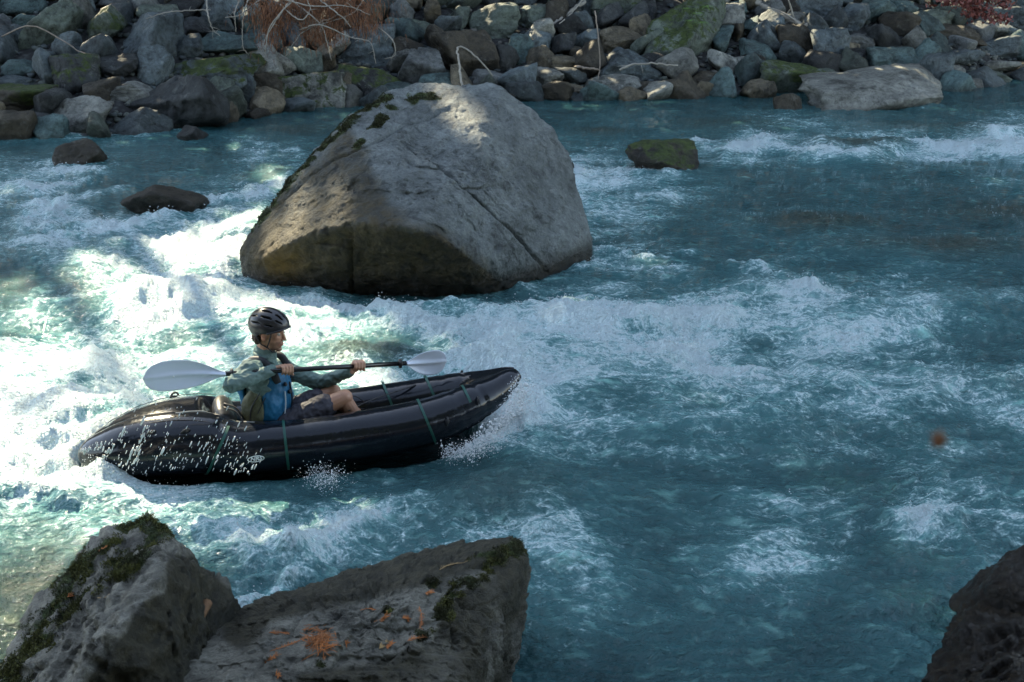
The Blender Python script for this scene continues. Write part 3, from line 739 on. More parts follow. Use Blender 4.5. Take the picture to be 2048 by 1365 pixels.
def fg_right():
    P = [D(2130, 1080, 5.3), D(2045, 1088, 5.3), D(2008, 1103, 5.25), D(1978, 1140, 5.15), D(1984, 1170, 5.0), D(2050, 1192, 4.85), D(2130, 1190, 4.8), D(2250, 1080, 5.2), D(2250, 1220, 4.8), D(2010, 1150, 5.0)]
    low = [(p[0], p[1] - .02, -.1) for p in P[2:7]] + [(2.9, 5.5, -.1), (2.35, 5.5, -.1)]
    me, V = hero_rock('dark_boulder', P + low, (2.6, 5.15, .2), 6, p=18, amp=.03, freq=3, seed=41)
    attr(me, 'moss', np.zeros(len(V))); attr(me, 'stain_shade', np.zeros(len(V)))
    o = link('dark_boulder', me, MR['ledge']); tag(o, 'dark rounded boulder sitting on the wet brown ledge at the right edge', 'boulder')
    P = [D(1835, 1460, 4.2), D(1862, 1350, 4.62), D(1880, 1285, 4.85), D(1930, 1212, 5.12), D(1975, 1165, 5.32), D(2060, 1150, 5.45), D(2350, 1130, 5.6), D(2350, 1420, 4.3), D(1985, 1262, 4.62), D(1945, 1380, 4.2), D(2100, 1285, 4.45), D(1900, 1520, 3.85), D(2350, 1650, 3.5), D(2040, 1340, 4.15)]
    low = [(p[0] + .03, p[1], -.4) for p in P[:7]] + [(3.4, 3.4, -.4), (1.6, 3.5, -.4)]
    def ex(V, Dv):
        e = .05 * np.abs(pn(V * 4.5, 3)) + .05 * sstep(.2, .45, pn(V * np.array([5, 9, 8]), 8)) + .02 * pn(V * 14, 9)
        return V - Dv * e[:, None]
    me, V = hero_rock('rock_ledge', P + low, (2.5, 4.6, .0), 7, p=18, amp=.05, freq=3, seed=51, extra=ex)
    attr(me, 'moss', .3 * (pn(V * 3, 2) > .2)); attr(me, 'stain_shade', .6 + .4 * pn(V * 3, 1))
    o = link('rock_ledge', me, MR['ledge']); tag(o, 'wet rough brown rock ledge glistening in the lower right corner', 'rock ledge')

# ------------------------------------------------------------------ placed stones
# (x0, y0, x1, y1, tone, material, facets p, label)
BR = [
 (45,0,157,104,'green-grey','b',9,'large tilted pale green boulder leaning near the top left corner'),
 (168,15,245,102,'green-grey','m',9,'mossy upright boulder just right of the tilted pale green one'),
 (240,30,355,138,'blue-grey','b',14,'large scratched blue-grey boulder between mossy upright stone and long slab'),
 (400,65,512,118,'teal-grey','b',10,'smooth blue-green boulder behind the moss-topped long slab'),
 (335,112,515,172,'blue-grey','m',26,'long dark slab with mossy top overhanging a black hollow'),
 (208,150,448,272,'dark grey','b',34,'big wedge-shaped wet dark boulder at left waterline'),
 (110,196,226,272,'pale grey','b',14,'pale cracked boulder left of the wet dark wedge at the water'),
 (62,225,116,272,'dark grey','b',10,'small black wet stone at the waterline left of the pale cracked boulder'),
 (-20,175,106,238,'brown','m',10,'brown moss-stained boulder low at the left edge of the bank'),
 (15,210,56,244,'brown','b',12,'small brown wet stone below the moss-stained boulder at left edge'),
 (553,143,688,226,'pale grey','m',14,'pale boulder capped with green moss at water left of big river boulder'),
 (686,130,796,205,'dark grey','m',12,'dark mossy boulder right of the moss-capped pale one'),
 (796,100,888,190,'grey','b',18,'triangular light grey boulder with a sharp top'),
 (870,65,992,172,'brown','b',12,'big brown-green boulder with black hollow beneath and stick leaning on it'),
 (977,90,1036,150,'dark grey','b',10,'dark stone with pale cap right of the big brown-green boulder'),
 (680,52,786,136,'blue-grey','b',12,'wide blue-grey boulder behind the dark mossy one'),
 (818,40,866,74,'green-grey','b',9,'small pale green stone above the triangular grey boulder'),
 (900,14,938,66,'green-grey','b',9,'upright small greenish stone behind the big brown-green boulder'),
 (936,8,1034,80,'green-grey','b',11,'rounded blue-green boulder behind and right of the upright greenish stone'),
 (1038,12,1100,62,'green-grey','b',14,'angular green-grey stone left of the long bare stick'),
 (1138,24,1188,80,'blue-grey','b',11,'blue-grey stone right of the long bare stick near the top'),
 (1184,-10,1298,40,'green-grey','m',12,'large olive boulder at the top edge left of big mossy boulder'),
 (1186,55,1290,108,'tan','b',32,'flat-topped tan block beside the big mossy boulder'),
 (1282,-12,1446,134,'green-grey','m',12,'big speckled mossy boulder with a green fern on top'),
 (1192,100,1316,170,'blue-grey','b',13,'blue-grey rounded boulder with a crooked branch on it'),
 (1104,113,1153,148,'tan','b',14,'small blocky tan stone in front of the dark round stones'),
 (1140,96,1193,131,'brown','b',9,'brown round stone left of the tan flat-topped block'),
 (1042,137,1122,182,'pale grey','b',12,'pale flat boulder near water right of the big river boulder top'),
 (946,140,1018,186,'grey','b',9,'low rounded grey stone just behind the big river boulder top'),
 (1174,150,1276,196,'pale grey','b',12,'pale-topped dark boulder at the waterline below the blue-grey rounded one'),
 (1122,167,1176,197,'tan','b',9,'wet shining tan stone at waterline'),
 (1274,164,1310,196,'brown','b',9,'small brown stone right of the pale-topped waterline boulder'),
 (1308,157,1392,192,'brown','b',10,'low brown boulder at waterline under the big mossy boulder'),
 (1562,-12,1672,46,'blue-grey','b',13,'large dull blue-grey boulder at top edge right of driftwood log'),
 (1676,10,1735,66,'blue-grey','b',9,'pointed blue-grey stone left of the teal top boulder'),
 (1768,3,1834,47,'teal-grey','b',9,'round teal boulder near the top right of the bank'),
 (1823,20,1896,62,'green-grey','b',12,'greenish stone right of the round teal boulder'),
 (1553,51,1622,114,'brown','b',14,'brownish angular stone under the end of the driftwood log'),
 (1624,58,1694,138,'blue-grey','b',13,'tall blue-grey boulder right of the brownish angular stone'),
 (1680,68,1749,104,'grey','b',12,'flat grey capstone resting on a dark square block'),
 (1697,99,1736,138,'dark grey','b',30,'dark square block under the flat capstone'),
 (1734,96,1838,154,'teal-grey','b',11,'large teal-grey boulder behind the pale whale-backed boulder'),
 (1836,106,1896,180,'blue-grey','b',9,'tall dark-footed blue stone right of the large teal-grey boulder'),
 (1621,143,1890,234,'pale grey','b',15,'long pale whale-backed boulder standing in water at upper right'),
 (1518,123,1643,198,'green-grey','m',9,'lumpy conglomerate boulder with moss left of the pale whale-backed boulder'),
 (1549,188,1602,233,'brown','b',10,'small dark brown rock in water left of the whale-backed boulder'),
 (1378,143,1472,176,'brown','b',20,'flat dark brown slab at waterline between mossy and lumpy boulders'),
 (1449,112,1500,139,'pale grey','b',20,'flat white stone lying on the gravel patch'),
 (1436,3,1492,42,'teal-grey','b',9,'round teal stone right of the big mossy boulder'),
 (1843,51,1962,94,'brown','b',20,'long brown wedge of rock at the upper right'),
 (1970,14,2090,80,'blue-grey','b',14,'large blue-grey boulder at the top right corner'),
 (1957,72,2026,122,'blue-grey','b',12,'blue-grey boulder below the top right corner boulder'),
 (1890,99,1958,134,'blue-grey','b',12,'low blue-grey stone between brown wedge and pale flat stones'),
 (1949,120,2026,148,'pale grey','b',22,'pale flat slab near the right edge of the bank'),
 (2020,126,2080,154,'tan','b',18,'tan flat stone cut by the right picture edge'),
 (1894,133,1932,180,'pale grey','b',12,'small pale stone at waterline right of the tall blue stone'),
 (1930,140,2020,170,'green-grey','b',11,'low dull green boulder at water under the pale flat slab'),
 (106,64,166,122,'blue-grey','b',9,'rounded blue-grey stone beneath the tilted pale green boulder'),
 (-12,30,36,82,'grey','b',9,'plain grey stone cut by the left picture edge'),
 (14,119,84,157,'teal-grey','b',13,'teal-grey stone near the left edge above the brown stained boulder'),
 (190,112,272,166,'dark grey','b',13,'dark angular stone above the pale cracked boulder'),
 (170,154,242,210,'brown','b',16,'brown-grey stone directly above the pale cracked boulder'),
 (228,164,312,206,'pale grey','b',18,'pale angular stone behind the left end of the wet dark wedge'),
 (353,70,404,122,'blue-grey','b',9,'dark blue round stone between scratched boulder and blue-green boulder'),
 (464,148,511,200,'blue-grey','b',9,'rounded blue stone in the hollow below the long slab'),
 (509,146,562,200,'brown','b',9,'brownish rounded stone left of the moss-capped pale boulder'),
 (108,113,192,200,'dark grey','m',9,'dark lumpy textured stone above the small black wet stone'),
 (-10,152,82,184,'blue-grey','b',10,'low blue-grey stone resting on the brown stained boulder'),
 (350,36,422,84,'dark grey','b',14,'dark angular stone behind the blue-green boulder'),
 (284,12,352,60,'green-grey','b',10,'pale greenish stone crossed by a thin twig'),
]
RIV = [
 (103,284,207,342,'brown','b',10,'smooth brown rock standing in the river at upper left'),
 (246,371,412,440,'brown','b',11,'low brown rock awash in foam left of the big river boulder'),
 (1250,286,1400,356,'brown','m',9,'brown mossy wedge of rock with water sliding over its left side'),
 (1128,328,1150,352,'brown','b',10,'tiny brown stone against the right side of the big river boulder'),
 (355,254,412,288,'dark grey','b',11,'small dark stone barely above water below the wet dark wedge'),
 (455,212,515,232,'brown','b',11,'flat wet brown stone at the left waterline under the hollow'),
]
PLACED = []
def place_rock(i, rec, river=False):
    x0, y0, x1, y1, tone, m, p, label = rec
    cx, cy = (x0 + x1) / 2, (y0 + y1) / 2
    d = ray(cx, y1 - .12 * (y1 - y0))
    if river:
        g = G(cx, y1 - .15 * (y1 - y0)); Y = g[1]
    else:
        Y = 15.0
        for t in np.arange(14, 48, .04):
            q = CC + ray(cx, y1 - .2 * (y1 - y0)) * t
            if q[2] <= max(bank_z(q[:1], q[1:2])[0], -.02): Y = q[1]; break
    dep = Y / ray(cx, cy)[1]
    a = (x1 - x0) / 2 * dep / f_px; c = (y1 - y0) / 2 * dep / f_px
    b = min(max(a, c) * .8, .5 * (a + c) * 1.1)
    Yc = Y + b * (.55 if river else .40)
    cen = D(cx, cy, Yc); k = Yc / Y; a *= k; c *= k * .93
    V, Fc = facet_rock(5 if a > .35 else 4, 100 + i * 7, p=p, amp=.085)
    if i in SHAPES: V = SHAPES[i](V)
    hz = c
    if river: hz *= 1.25; b *= 1.3
    V = V * np.array([a, b, hz]) * (1.0 if river else 1.15)
    if river or y1 > 180: V[:, 2] = np.where(V[:, 2] < 0, V[:, 2] * 1.5, V[:, 2])
    name = {'b': 'river_rock' if river else 'bank_rock', 'm': 'mossy_rock'}[m]
    me = mesh_np(name, V, Fc)
    attr(me, 'moss', np.zeros(len(V)) if m == 'b' else (.35 + .5 * pn(V * 2.2 + i, 3)) * (V[:, 2] > 0))
    o = link(name, me, MR['bank' if m == 'b' else 'mossy']); o.location = cen; o.color = (*[q * (.65 if river else 1) for q in TONE[tone]], 1)
    tag(o, label, 'rock', 'rocks in the river' if river else 'large rocks along the far bank')
    PLACED.append((cen[0], cen[1], cen[2], a, label, tone))
    if cen[2] - c < .15: RIPPLE_ROCKS.append((cen[0], cen[1], a * .85))
def shear(kx, top=1.0, wedge=0):
    def f(V):
        V = V.copy(); V[:, 0] += kx * V[:, 2]; V[:, 0] *= 1 - (1 - top) * (V[:, 2] * .5 + .5)
        if wedge: V[:, 2] += wedge * V[:, 0] * (V[:, 2] > -.5)
        m, M = V.min(0), V.max(0); return (V - (m + M) / 2) / ((M - m) / 2)
    return f
SHAPES = {0: shear(.55), 1: shear(.3), 5: shear(.45, .3), 12: shear(-.15, .35), 23: shear(.25, .9), 43: shear(.05, .45), 4: shear(0, 1.0, .35)}

def bank():
    # ground of the bank
    xs = np.concatenate([np.arange(-60, -22, 1.), np.arange(-22, 26, .16), np.arange(26, 64, 1.)]); ys = np.concatenate([np.arange(0, 12, .16), np.arange(12, 60, 1.0)])
    Xg, Yo = np.meshgrid(xs, ys); Yg = shoreY(Xg) - 1.2 + Yo
    Zg = bank_z(Xg.ravel(), Yg.ravel())
    i = np.arange(Xg.size).reshape(Xg.shape)
    me = mesh_np('river_bank', np.stack([Xg.ravel(), Yg.ravel(), Zg + .03 * pn(np.stack([Xg.ravel() * 5, Yg.ravel() * 5, Zg * 0], 1), 3)], 1), np.stack([i[:-1, :-1], i[:-1, 1:], i[1:, 1:], i[1:, :-1]], -1).reshape(-1, 4))
    t = NT('bank_gravel'); g = t.n('ShaderNodeNewGeometry').outputs['Position']
    vo = t.n('ShaderNodeTexVoronoi'); t.l(g, vo.inputs['Vector']); vo.inputs['Scale'].default_value = 9
    c = t.mix(t.rng(vo.outputs['Distance'], .1, .6), t.mix(t.noise(g, 3, 5, .6), (.02, .022, .021), (.07, .075, .07)), (.006, .006, .006))
    t.bsdf(c, .85, t.bump(vo.outputs['Distance'], -.9, .06))
    tag(link('river_bank', me, t.m), kind='structure')
    # river bed
    xs = np.linspace(-28, 32, 60); ys = np.linspace(-6, 32, 60); Xg, Yg = np.meshgrid(xs, ys)
    i = np.arange(Xg.size).reshape(Xg.shape)
    me = mesh_np('river_bed', np.stack([Xg.ravel(), Yg.ravel(), -1.35 + .1 * pn(np.stack([Xg.ravel(), Yg.ravel(), 0 * Xg.ravel()], 1), 2)], 1), np.stack([i[:-1, :-1], i[:-1, 1:], i[1:, 1:], i[1:, :-1]], -1).reshape(-1, 4))
    tag(link('river_bed', me, t.m), kind='structure')
    for i_, r in enumerate(BR): place_rock(i_, r)
    for i_, r in enumerate(RIV): place_rock(200 + i_, r, True)
    # individual loose stones between them
    rs = np.random.RandomState(11)
    var = [facet_rock(4, 900 + k, nf=9, p=[8, 11, 16, 24][k % 4], amp=.07) for k in range(18)]
    vm = []
    for k, (V, Fc) in enumerate(var):
        me = mesh_np('bank_stone', V * np.array([.5, .42, .36]) * [1, 1, [1.0, .75, 1.15][k % 3]], Fc); attr(me, 'moss', np.zeros(len(V))); me.materials.append(MR['bank']); vm.append(me)
    pos = [(a, b, z, r) for a, b, z, r, *_ in PLACED]
    tones = ['blue-grey', 'green-grey', 'teal-grey', 'grey', 'dark grey', 'brown', 'blue-grey', 'teal-grey', 'tan', 'pale grey']
    cand = []
    boxes = [r[:4] for r in BR]
    for _ in range(16000):
        px = rs.uniform(-60, 2110); py = rs.uniform(-15, 285)
        dr = ray(px, py); t = None
        # intersect the bank by secant steps
        tt = 20.0
        for _k in range(12):
            q = CC + dr * tt; z = bank_z(q[:1], q[1:2])[0]; tt += (q[2] - z) / max(.05, -dr[2] + .38 * .95) * .9
        q = CC + dr * tt
        if q[1] < shoreY(q[0]) - .15: continue
        if any(x0 + .08 * (x1 - x0) < px < x1 - .08 * (x1 - x0) and y0 + .05 * (y1 - y0) < py < y1 + 4 for (x0, y0, x1, y1) in boxes): continue
        s = .22 + .62 * rs.rand() ** 1.4
        cand.append((s, q))
    cand.sort(key=lambda c: -c[0])
    LM = [(p[0], p[1], p[4]) for p in PLACED[:70]]
    n = 0; used = {}
    SHORT = SHORTN
    for s, q in cand:
        if n >= 215: break
        ok = all((q[0] - a) ** 2 + ((q[1] - b) * 1.0) ** 2 > (r * .60 + s * .37) ** 2 for a, b, z, r in pos)
        if not ok: continue
        z = bank_z(q[:1], q[1:2])[0]
        pos.append((q[0], q[1], z, s * .5))
        o = bpy.data.objects.new('bank_stone', vm[rs.randint(18)]); COL.objects.link(o)
        sc = s * rs.uniform(.85, 1.2, 3); o.scale = sc * 1.05; o.location = (q[0], q[1], z + .20 * s); o.rotation_euler = (rs.uniform(-.9, .9), rs.uniform(-.9, .9), rs.uniform(0, 6.28))
        tn = tones[rs.randint(len(tones))]; j = rs.uniform(.5, 1.45); o.color = tuple(min(1, v * j) for v in TONE[tn]) + (1,)
        sz = 'little' if s < .36 else ('small' if s < .52 else 'medium')
        dd = [(math.hypot(q[0] - a, (q[1] - b) * .8), k_) for k_, (a, b, _) in enumerate(LM)]
        dd.sort(); best = None
        for _, k_ in dd[:6]:
            a, b, _l = LM[k_]; dx = q[0] - a; dy = q[1] - b
            rel = ('right of' if dx > 0 else 'left of') if abs(dx) > abs(dy) * .7 else ('behind' if dy > 0 else 'in front of')
            for extra in ('', 'just ' if dd[0][0] < .8 else 'close '):
                lab = f'{sz} {tn} stone {extra}{rel} the {SHORT[k_]}'
                if lab not in used: best = lab; break
            if best: break
        best = best or lab; used[best] = 1
        tag(o, best, 'stone', 'loose stones covering the far bank'); n += 1
    print('loose stones', n, 'distinct labels', len(used), 'rocks', len(PLACED))
    # uncountable pebbles filling the gaps
    pv, pf = [], []; base = [facet_rock(2, 700 + k, amp=.05) for k in range(6)]
    off = 0; cc = []
    for _ in range(5200):
        X = rs.uniform(-14, 17); dY = abs(rs.normal(0, 3.2)); Y = shoreY(X) + dY - .1
        V, Fc = base[rs.randint(6)]; s = rs.uniform(.03, .10)
        R3 = np.array(Matrix.Rotation(rs.uniform(0, 6.28), 3, 'Z'))
        W = (V * np.array([1, .8, .6]) * s) @ R3.T + np.array([X, Y, bank_z(np.array([X]), np.array([Y]))[0] + s * .3])
        pv.append(W); pf.append(Fc + off); off += len(W); cc.append(np.full(len(W), rs.rand()))
    me = mesh_np('pebbles', np.vstack(pv), np.vstack(pf)); attr(me, 'tone', np.concatenate(cc))
    t = NT('pebble_stone'); a = t.attr('tone').outputs['Fac']
    cr = t.n('ShaderNodeValToRGB'); t.l(a, cr.inputs[0]); e = cr.color_ramp.elements
    e[0].color = (.02, .024, .025, 1); e[1].color = (.12, .115, .10, 1); x = e.new(.35); x.color = (.05, .065, .068, 1); x = e.new(.7); x.color = (.07, .08, .066, 1)
    t.bsdf(cr.outputs[0], .8, t.bump(t.noise(t.n('ShaderNodeTexCoord').outputs['Object'], 30, 4, .6), .5, .01))
    tag(link('pebbles', me, t.m), 'grey pebbles and gravel filling gaps between the bank stones', 'pebbles', kind='stuff')
SHORTN = ['tilted pale green boulder', 'mossy upright boulder', 'scratched blue-grey boulder', 'smooth blue-green boulder', 'long mossy slab', 'wet dark wedge', 'pale cracked boulder', 'black waterline stone', 'brown stained boulder', 'small brown wet stone',
 'moss-capped pale boulder', 'dark mossy boulder', 'triangular grey boulder', 'big brown-green boulder', 'pale-capped dark stone', 'wide blue-grey boulder', 'small pale green stone', 'upright greenish stone', 'rounded blue-green boulder', 'angular green-grey stone',
 'blue-grey stone by the bare stick', 'olive top boulder', 'flat-topped tan block', 'big fern-topped boulder', 'boulder under the crooked branch', 'small tan block', 'brown round stone', 'pale flat boulder', 'low rounded grey stone', 'pale-topped dark boulder',
 'wet shining tan stone', 'small brown waterline stone', 'low brown boulder', 'dull top boulder by the driftwood', 'pointed blue-grey stone', 'round teal boulder', 'greenish stone', 'stone under the driftwood end', 'tall blue-grey boulder', 'flat capstone',
 'dark square block', 'large teal-grey boulder', 'tall blue stone', 'pale whale-backed boulder', 'lumpy mossy boulder', 'dark brown water rock', 'flat brown slab', 'flat white stone', 'round teal stone', 'long brown wedge',
 'top right corner boulder', 'boulder under the corner boulder', 'low blue-grey stone', 'pale flat slab', 'tan flat stone', 'small pale waterline stone', 'low dull green boulder', 'rounded stone under the tilted boulder', 'left edge grey stone', 'left teal-grey stone',
 'dark angular stone', 'brown-grey stone', 'pale angular stone', 'dark blue round stone', 'blue stone in the hollow', 'brownish rounded stone', 'dark lumpy stone', 'low stone on the stained boulder', 'dark angular rear stone', 'pale stone under the thin twig']
# ------------------------------------------------------------------ forest on the far slope (above the picture) that shades the river
def near_shore():
    # the bank the photograph was taken from: a slope rising behind the camera
    xs = np.arange(-26, 27, .5); ys = np.arange(-34, 3.6, .5); Xg, Yg = np.meshgrid(xs, ys)
    x = Xg.ravel(); y = Yg.ravel(); P = np.stack([x * .4, y * .4, x * 0], 1)
    z = np.clip((2.6 - y) * .62, -1.5, 1.6) + np.clip(-1.5 - y, 0, 99) * .35 + .25 * fbm(P, 3, 4) - .25
    z = np.minimum(z, np.where(y > -1.2, 1.75, 99))
    i = np.arange(Xg.size).reshape(Xg.shape)
    me = mesh_np('near_bank', np.stack([x, y, z], 1), np.stack([i[:-1, :-1], i[:-1, 1:], i[1:, 1:], i[1:, :-1]], -1).reshape(-1, 4))
    tag(link('near_bank', me, simple('forest_soil', (.055, .045, .030), .9, 6, .6, .05, vary=.5)), kind='structure')
def forest():
    rs = np.random.RandomState(5)
    bark = simple('bark', (.09, .065, .045), .9, 12, .6, .03, vary=.4)
    t = NT('tree_leaves'); oi = t.n('ShaderNodeTexCoord').outputs['Object']
    t.bsdf(t.mix(t.noise(oi, 1.2, 4, .6), (.030, .055, .016), (.085, .10, .025)), .6)
    leafm = t.m
    species = ['broad', 'fir']
    spots = [(-27, 30.5), (-23.5, 33), (-20.5, 30), (-17, 32.5), (-14, 29.5), (-10.5, 31.5), (-7.5, 34), (-4.5, 30.5), (-1, 32.5), (2.5, 30), (5.5, 33), (9, 31), (12.5, 33.5), (16, 31.5), (19, 34), (22.5, 31.5), (26, 34), (29.5, 32)]
    nfar = len(spots)
    spots += [(-13, -5), (-9, -8), (-4.5, -6), (0, -8.5), (4, -6), (8.5, -8), (13, -5), (-17, -1), (17, -1)]
    for k, (tx, ty) in enumerate(spots):
        hgt = rs.uniform(27, 31) if k < nfar else rs.uniform(14, 18); z0 = (3.0 if ty < -4 else 1.0) if k >= nfar else bank_z(np.array([tx]), np.array([float(ty)]))[0] - .3
        o = empty('forest_tree', Matrix.Translation((tx, ty, z0)))
        bend = rs.normal(size=2) * .5
        bm = bmesh.new(); tt = np.linspace(0, 1, 9)
        sweep(bm, np.stack([bend[0] * tt ** 2, bend[1] * tt ** 2, tt * hgt * .93], 1), .30 * (1 - tt * .93) ** 1.3, 9)
        for _ in range(16):
            u = rs.uniform(.2, .85); a = rs.uniform(0, 6.28); L = rs.uniform(1.6, 3.4) * (1.15 - u * .6)
            mid_ = to_water(np.array([[tx + math.cos(a) * L * .5, ty + math.sin(a) * L * .5, z0 + u * hgt * .93]]))
            if lit_amount(mid_[:, 0], mid_[:, 1])[0] > .15: continue  # limbs left out where they would darken a chosen sun patch
            s = np.linspace(0, 1, 5)[:, None]; b0 = np.array([bend[0] * u * u, bend[1] * u * u, u * hgt * .93])
            sweep(bm, b0 + s * np.array([math.cos(a) * L, math.sin(a) * L, .7]) + s ** 2 * np.array([0, 0, -.5]), (.09 * (1 - s[:, 0] * .8)), 5)
        link('trunk', mesh_from('trunk', bm), bark, o)
        n = 9000 if k < nfar else 7000
        u = rs.beta(1.3, .95, n); r = (2.9 * np.sqrt(np.clip(np.sin(PI * np.clip(u * .9 + .12, 0, 1)), .08, 1))) * np.sqrt(rs.rand(n)) * (.8 + .3 * rs.rand(n)); a = rs.uniform(0, 6.28, n)
        P = np.stack([r * np.cos(a) + bend[0] * u * u, r * np.sin(a) + bend[1] * u * u, 1.8 + u * (hgt - 1.5) + .3 * rs.normal(size=n)], 1)
        Wd = P + np.array([tx, ty, z0])
        q = to_water(Wd); keep = rs.rand(n) > lit_amount(q[:, 0], q[:, 1]) ** .75 * .985  # crown leaves thinned to shape the sun patches on the water
        keep &= Wd[:, 2] > (2.5 if k < nfar else 4.5)
        P = P[keep]; n = len(P)
        nn = rs.normal(size=(n, 3)); nn /= np.linalg.norm(nn, axis=1)[:, None]; e1 = np.cross(nn, [0.3, .2, 1.]); e1 /= np.linalg.norm(e1, axis=1)[:, None]; e2 = np.cross(nn, e1)
        S = rs.uniform(.22, .42, n)[:, None]
        V = np.stack([P - e1 * S, P - e2 * S * .55 + e1 * S * .1, P + e1 * S, P + e2 * S * .55 + e1 * S * .1], 1).reshape(-1, 3)
        link('crown', mesh_np('crown', V, np.arange(4 * n).reshape(-1, 4), False), leafm, o)
        side = 'left' if tx < -8 else ('right' if tx > 6 else 'middle')
        if k < nfar: tag(o, 'tall leafy tree on the wooded slope above the far bank', 'tree', 'trees on the slope above the far bank')
        else: tag(o, 'leafy tree standing on the near bank behind the viewpoint', 'tree', 'trees on the near bank')

# ------------------------------------------------------------------ dead twigs, log, shrubs on the bank
def onbank(px, py, lift=.15):
    tt = 18.0; dr = ray(px, py)
    for _ in range(25):
        q = CC + dr * tt; z = bank_z(q[:1], q[1:2])[0] + lift; tt += (q[2] - z) / (.38 * .95 - dr[2]) * .9
    return CC + dr * tt
def stick(name, pts, r0, r1, mat, label, cat, parent=None, liftY=None, n=24, twigs=0, seed=0, lift=.42, group=None):
    rs = np.random.RandomState(seed)
    if liftY is None:
        P = np.array([onbank(a, b, lift) for a, b in pts])
        # keep it in one gently varying depth
        Y = np.linspace(P[0, 1], P[-1, 1], len(pts)); P = np.array([D(a, b, y) for (a, b), y in zip(pts, Y)])
    else:
        P = np.array([D(a, b, y) for (a, b), y in zip(pts, liftY)])
    C = spline(P, n); C += rs.normal(size=C.shape) * r0 * .25
    bm = bmesh.new(); sweep(bm, C, np.linspace(r0, r1, n), 6)
    for k in range(twigs):
        i = rs.randint(n // 8, n - 2); d = rs.normal(size=3); d[1] *= .4; d /= np.linalg.norm(d); L = rs.uniform(.15, .5) * (r0 * 22)
        s = np.linspace(0, 1, 6)[:, None]
        sweep(bm, C[i] + s * d * L + s ** 2 * np.array([0, 0, -.12]) * L * 2, np.linspace(r0 * .35, r0 * .12, 6), 4)
    o = link(name, mesh_from(name, bm), mat, parent)
    if label: tag(o, label, cat, group)
    return o
def bank_plants():
    pale = simple('bleached_wood', (.26, .24, .20), .8, 40, .4, .01, vary=.25)
    dull = simple('weathered_wood', (.22, .18, .14), .85, 30, .5, .01, vary=.3)
    stick('fallen_branch', [(1170, 2), (1130, 32), (1095, 55), (1060, 66)], .045, .02, pale, 'long bare pale stick lying diagonally over stones near the top', 'branch', twigs=2, seed=2)
    stick('fallen_branch', [(1165, 0), (1140, 30), (1118, 48)], .02, .012, pale, 'thin pale stick lying alongside the long bare one', 'branch', seed=3, lift=.5)
    stick('driftwood_log', [(1480, -22), (1520, 8), (1560, 30), (1612, 52)], .085, .05, pale, 'pale driftwood log with broken twigs running down from the top edge', 'log', twigs=12, seed=5)
    stick('fallen_branch', [(1238, 141), (1262, 131), (1300, 127), (1330, 130), (1356, 131)], .026, .015, pale, 'crooked pale branch lying across the blue-grey rounded boulder', 'branch', twigs=2, seed=7, liftY=[23.0, 23.0, 23.0, 23.1, 23.2])
    stick('bent_stick', [(926, 186), (921, 150), (917, 118), (916, 96), (935, 100), (960, 122), (986, 152)], .022, .014, pale, 'pale stick broken into a sharp bend against the big brown-green boulder', 'branch', seed=8, liftY=[21.0, 21.2, 21.5, 21.8, 21.8, 21.8, 21.8], n=40)
    stick('fallen_branch', [(1150, 133), (1175, 137), (1200, 140)], .03, .02, dull, 'short grey stick wedged between stones below the tan block', 'branch', seed=12)
    stick('thin_stem', [(1190, 22), (1197, 80), (1200, 130), (1196, 158)], .014, .008, dull, 'thin upright brown stem in front of the flat-topped tan block', 'stem', seed=13, liftY=[23.5, 23.3, 23.2, 23.0])
    stick('fallen_branch', [(0, 75), (60, 52), (120, 78), (160, 104), (190, 112)], .015, .008, dull, 'thin curved twig draped below the tilted pale green boulder', 'branch', seed=14)
    # overhanging bare bush at upper left: arching pale twigs
    bush = empty('bare_bush', Matrix.Translation(Vector(D(560, -25, 23.5))))
    tag(bush, 'dead bush with arching bare white twigs hanging over the stones at upper left', 'bush')
    inv = bush.matrix_world.inverted()
    arcs = [[(412, -10), (416, 30), (425, 58), (440, 72)], [(500, -10), (488, 25), (485, 60), (486, 95), (497, 110)], [(600, -12), (565, 22), (540, 55), (532, 90), (530, 118)], [(590, -12), (560, 30), (535, 70), (525, 92)],
            [(420, 20), (370, 22), (330, 26), (292, 38)], [(640, 0), (668, 22), (690, 40), (702, 55)], [(575, -5), (620, 30), (645, 55), (655, 90), (663, 122)], [(700, 0), (668, 35), (640, 45), (645, 72)], [(600, 60), (640, 50), (700, 75), (740, 85), (752, 128)],
            [(480, 0), (470, 25), (472, 65)], [(520, 0), (480, 30), (450, 35)], [(560, 10), (600, 40), (620, 20), (612, -5)], [(755, 55), (785, 80), (790, 110), (770, 118)], [(730, -5), (700, 30), (610, 62), (570, 115)], [(540, -10), (620, 12), (690, 12), (740, 30)]]
    for k, a in enumerate(arcs):
        Y = 22.6 + .25 * math.sin(k * 2.1)
        o = stick('branch', a, .016, .006, pale, None, None, bush, liftY=[Y + .5, *([Y] * (len(a) - 1))], n=30, twigs=5, seed=20 + k)
        o.data.transform(inv)
    # dry rust coloured conifer foliage hanging from it
    rs = np.random.RandomState(4); Vs = []; c0 = []
    for (cx, cy, rx, ry, n) in [(585, 12, 75, 28, 1500), (680, 18, 85, 32, 1900), (640, 62, 50, 26, 800), (545, 55, 42, 34, 700), (735, 45, 30, 26, 350), (520, 20, 40, 20, 300)]:
        for _ in range(n):
            px = cx + rs.normal() * rx * .5; py = cy + rs.normal() * ry * .55
            if py < -60: continue
            b = D(px, py, 23.0 + rs.normal() * .25); d = np.array([rs.normal() * .5, rs.normal() * .4, -1 - rs.rand()]); d /= np.linalg.norm(d); L = rs.uniform(.07, .22)
            sd = np.cross(d, rs.normal(size=3)); sd /= np.linalg.norm(sd); wd = .007
            Vs += [b - sd * wd, b + sd * wd, b + d * L]
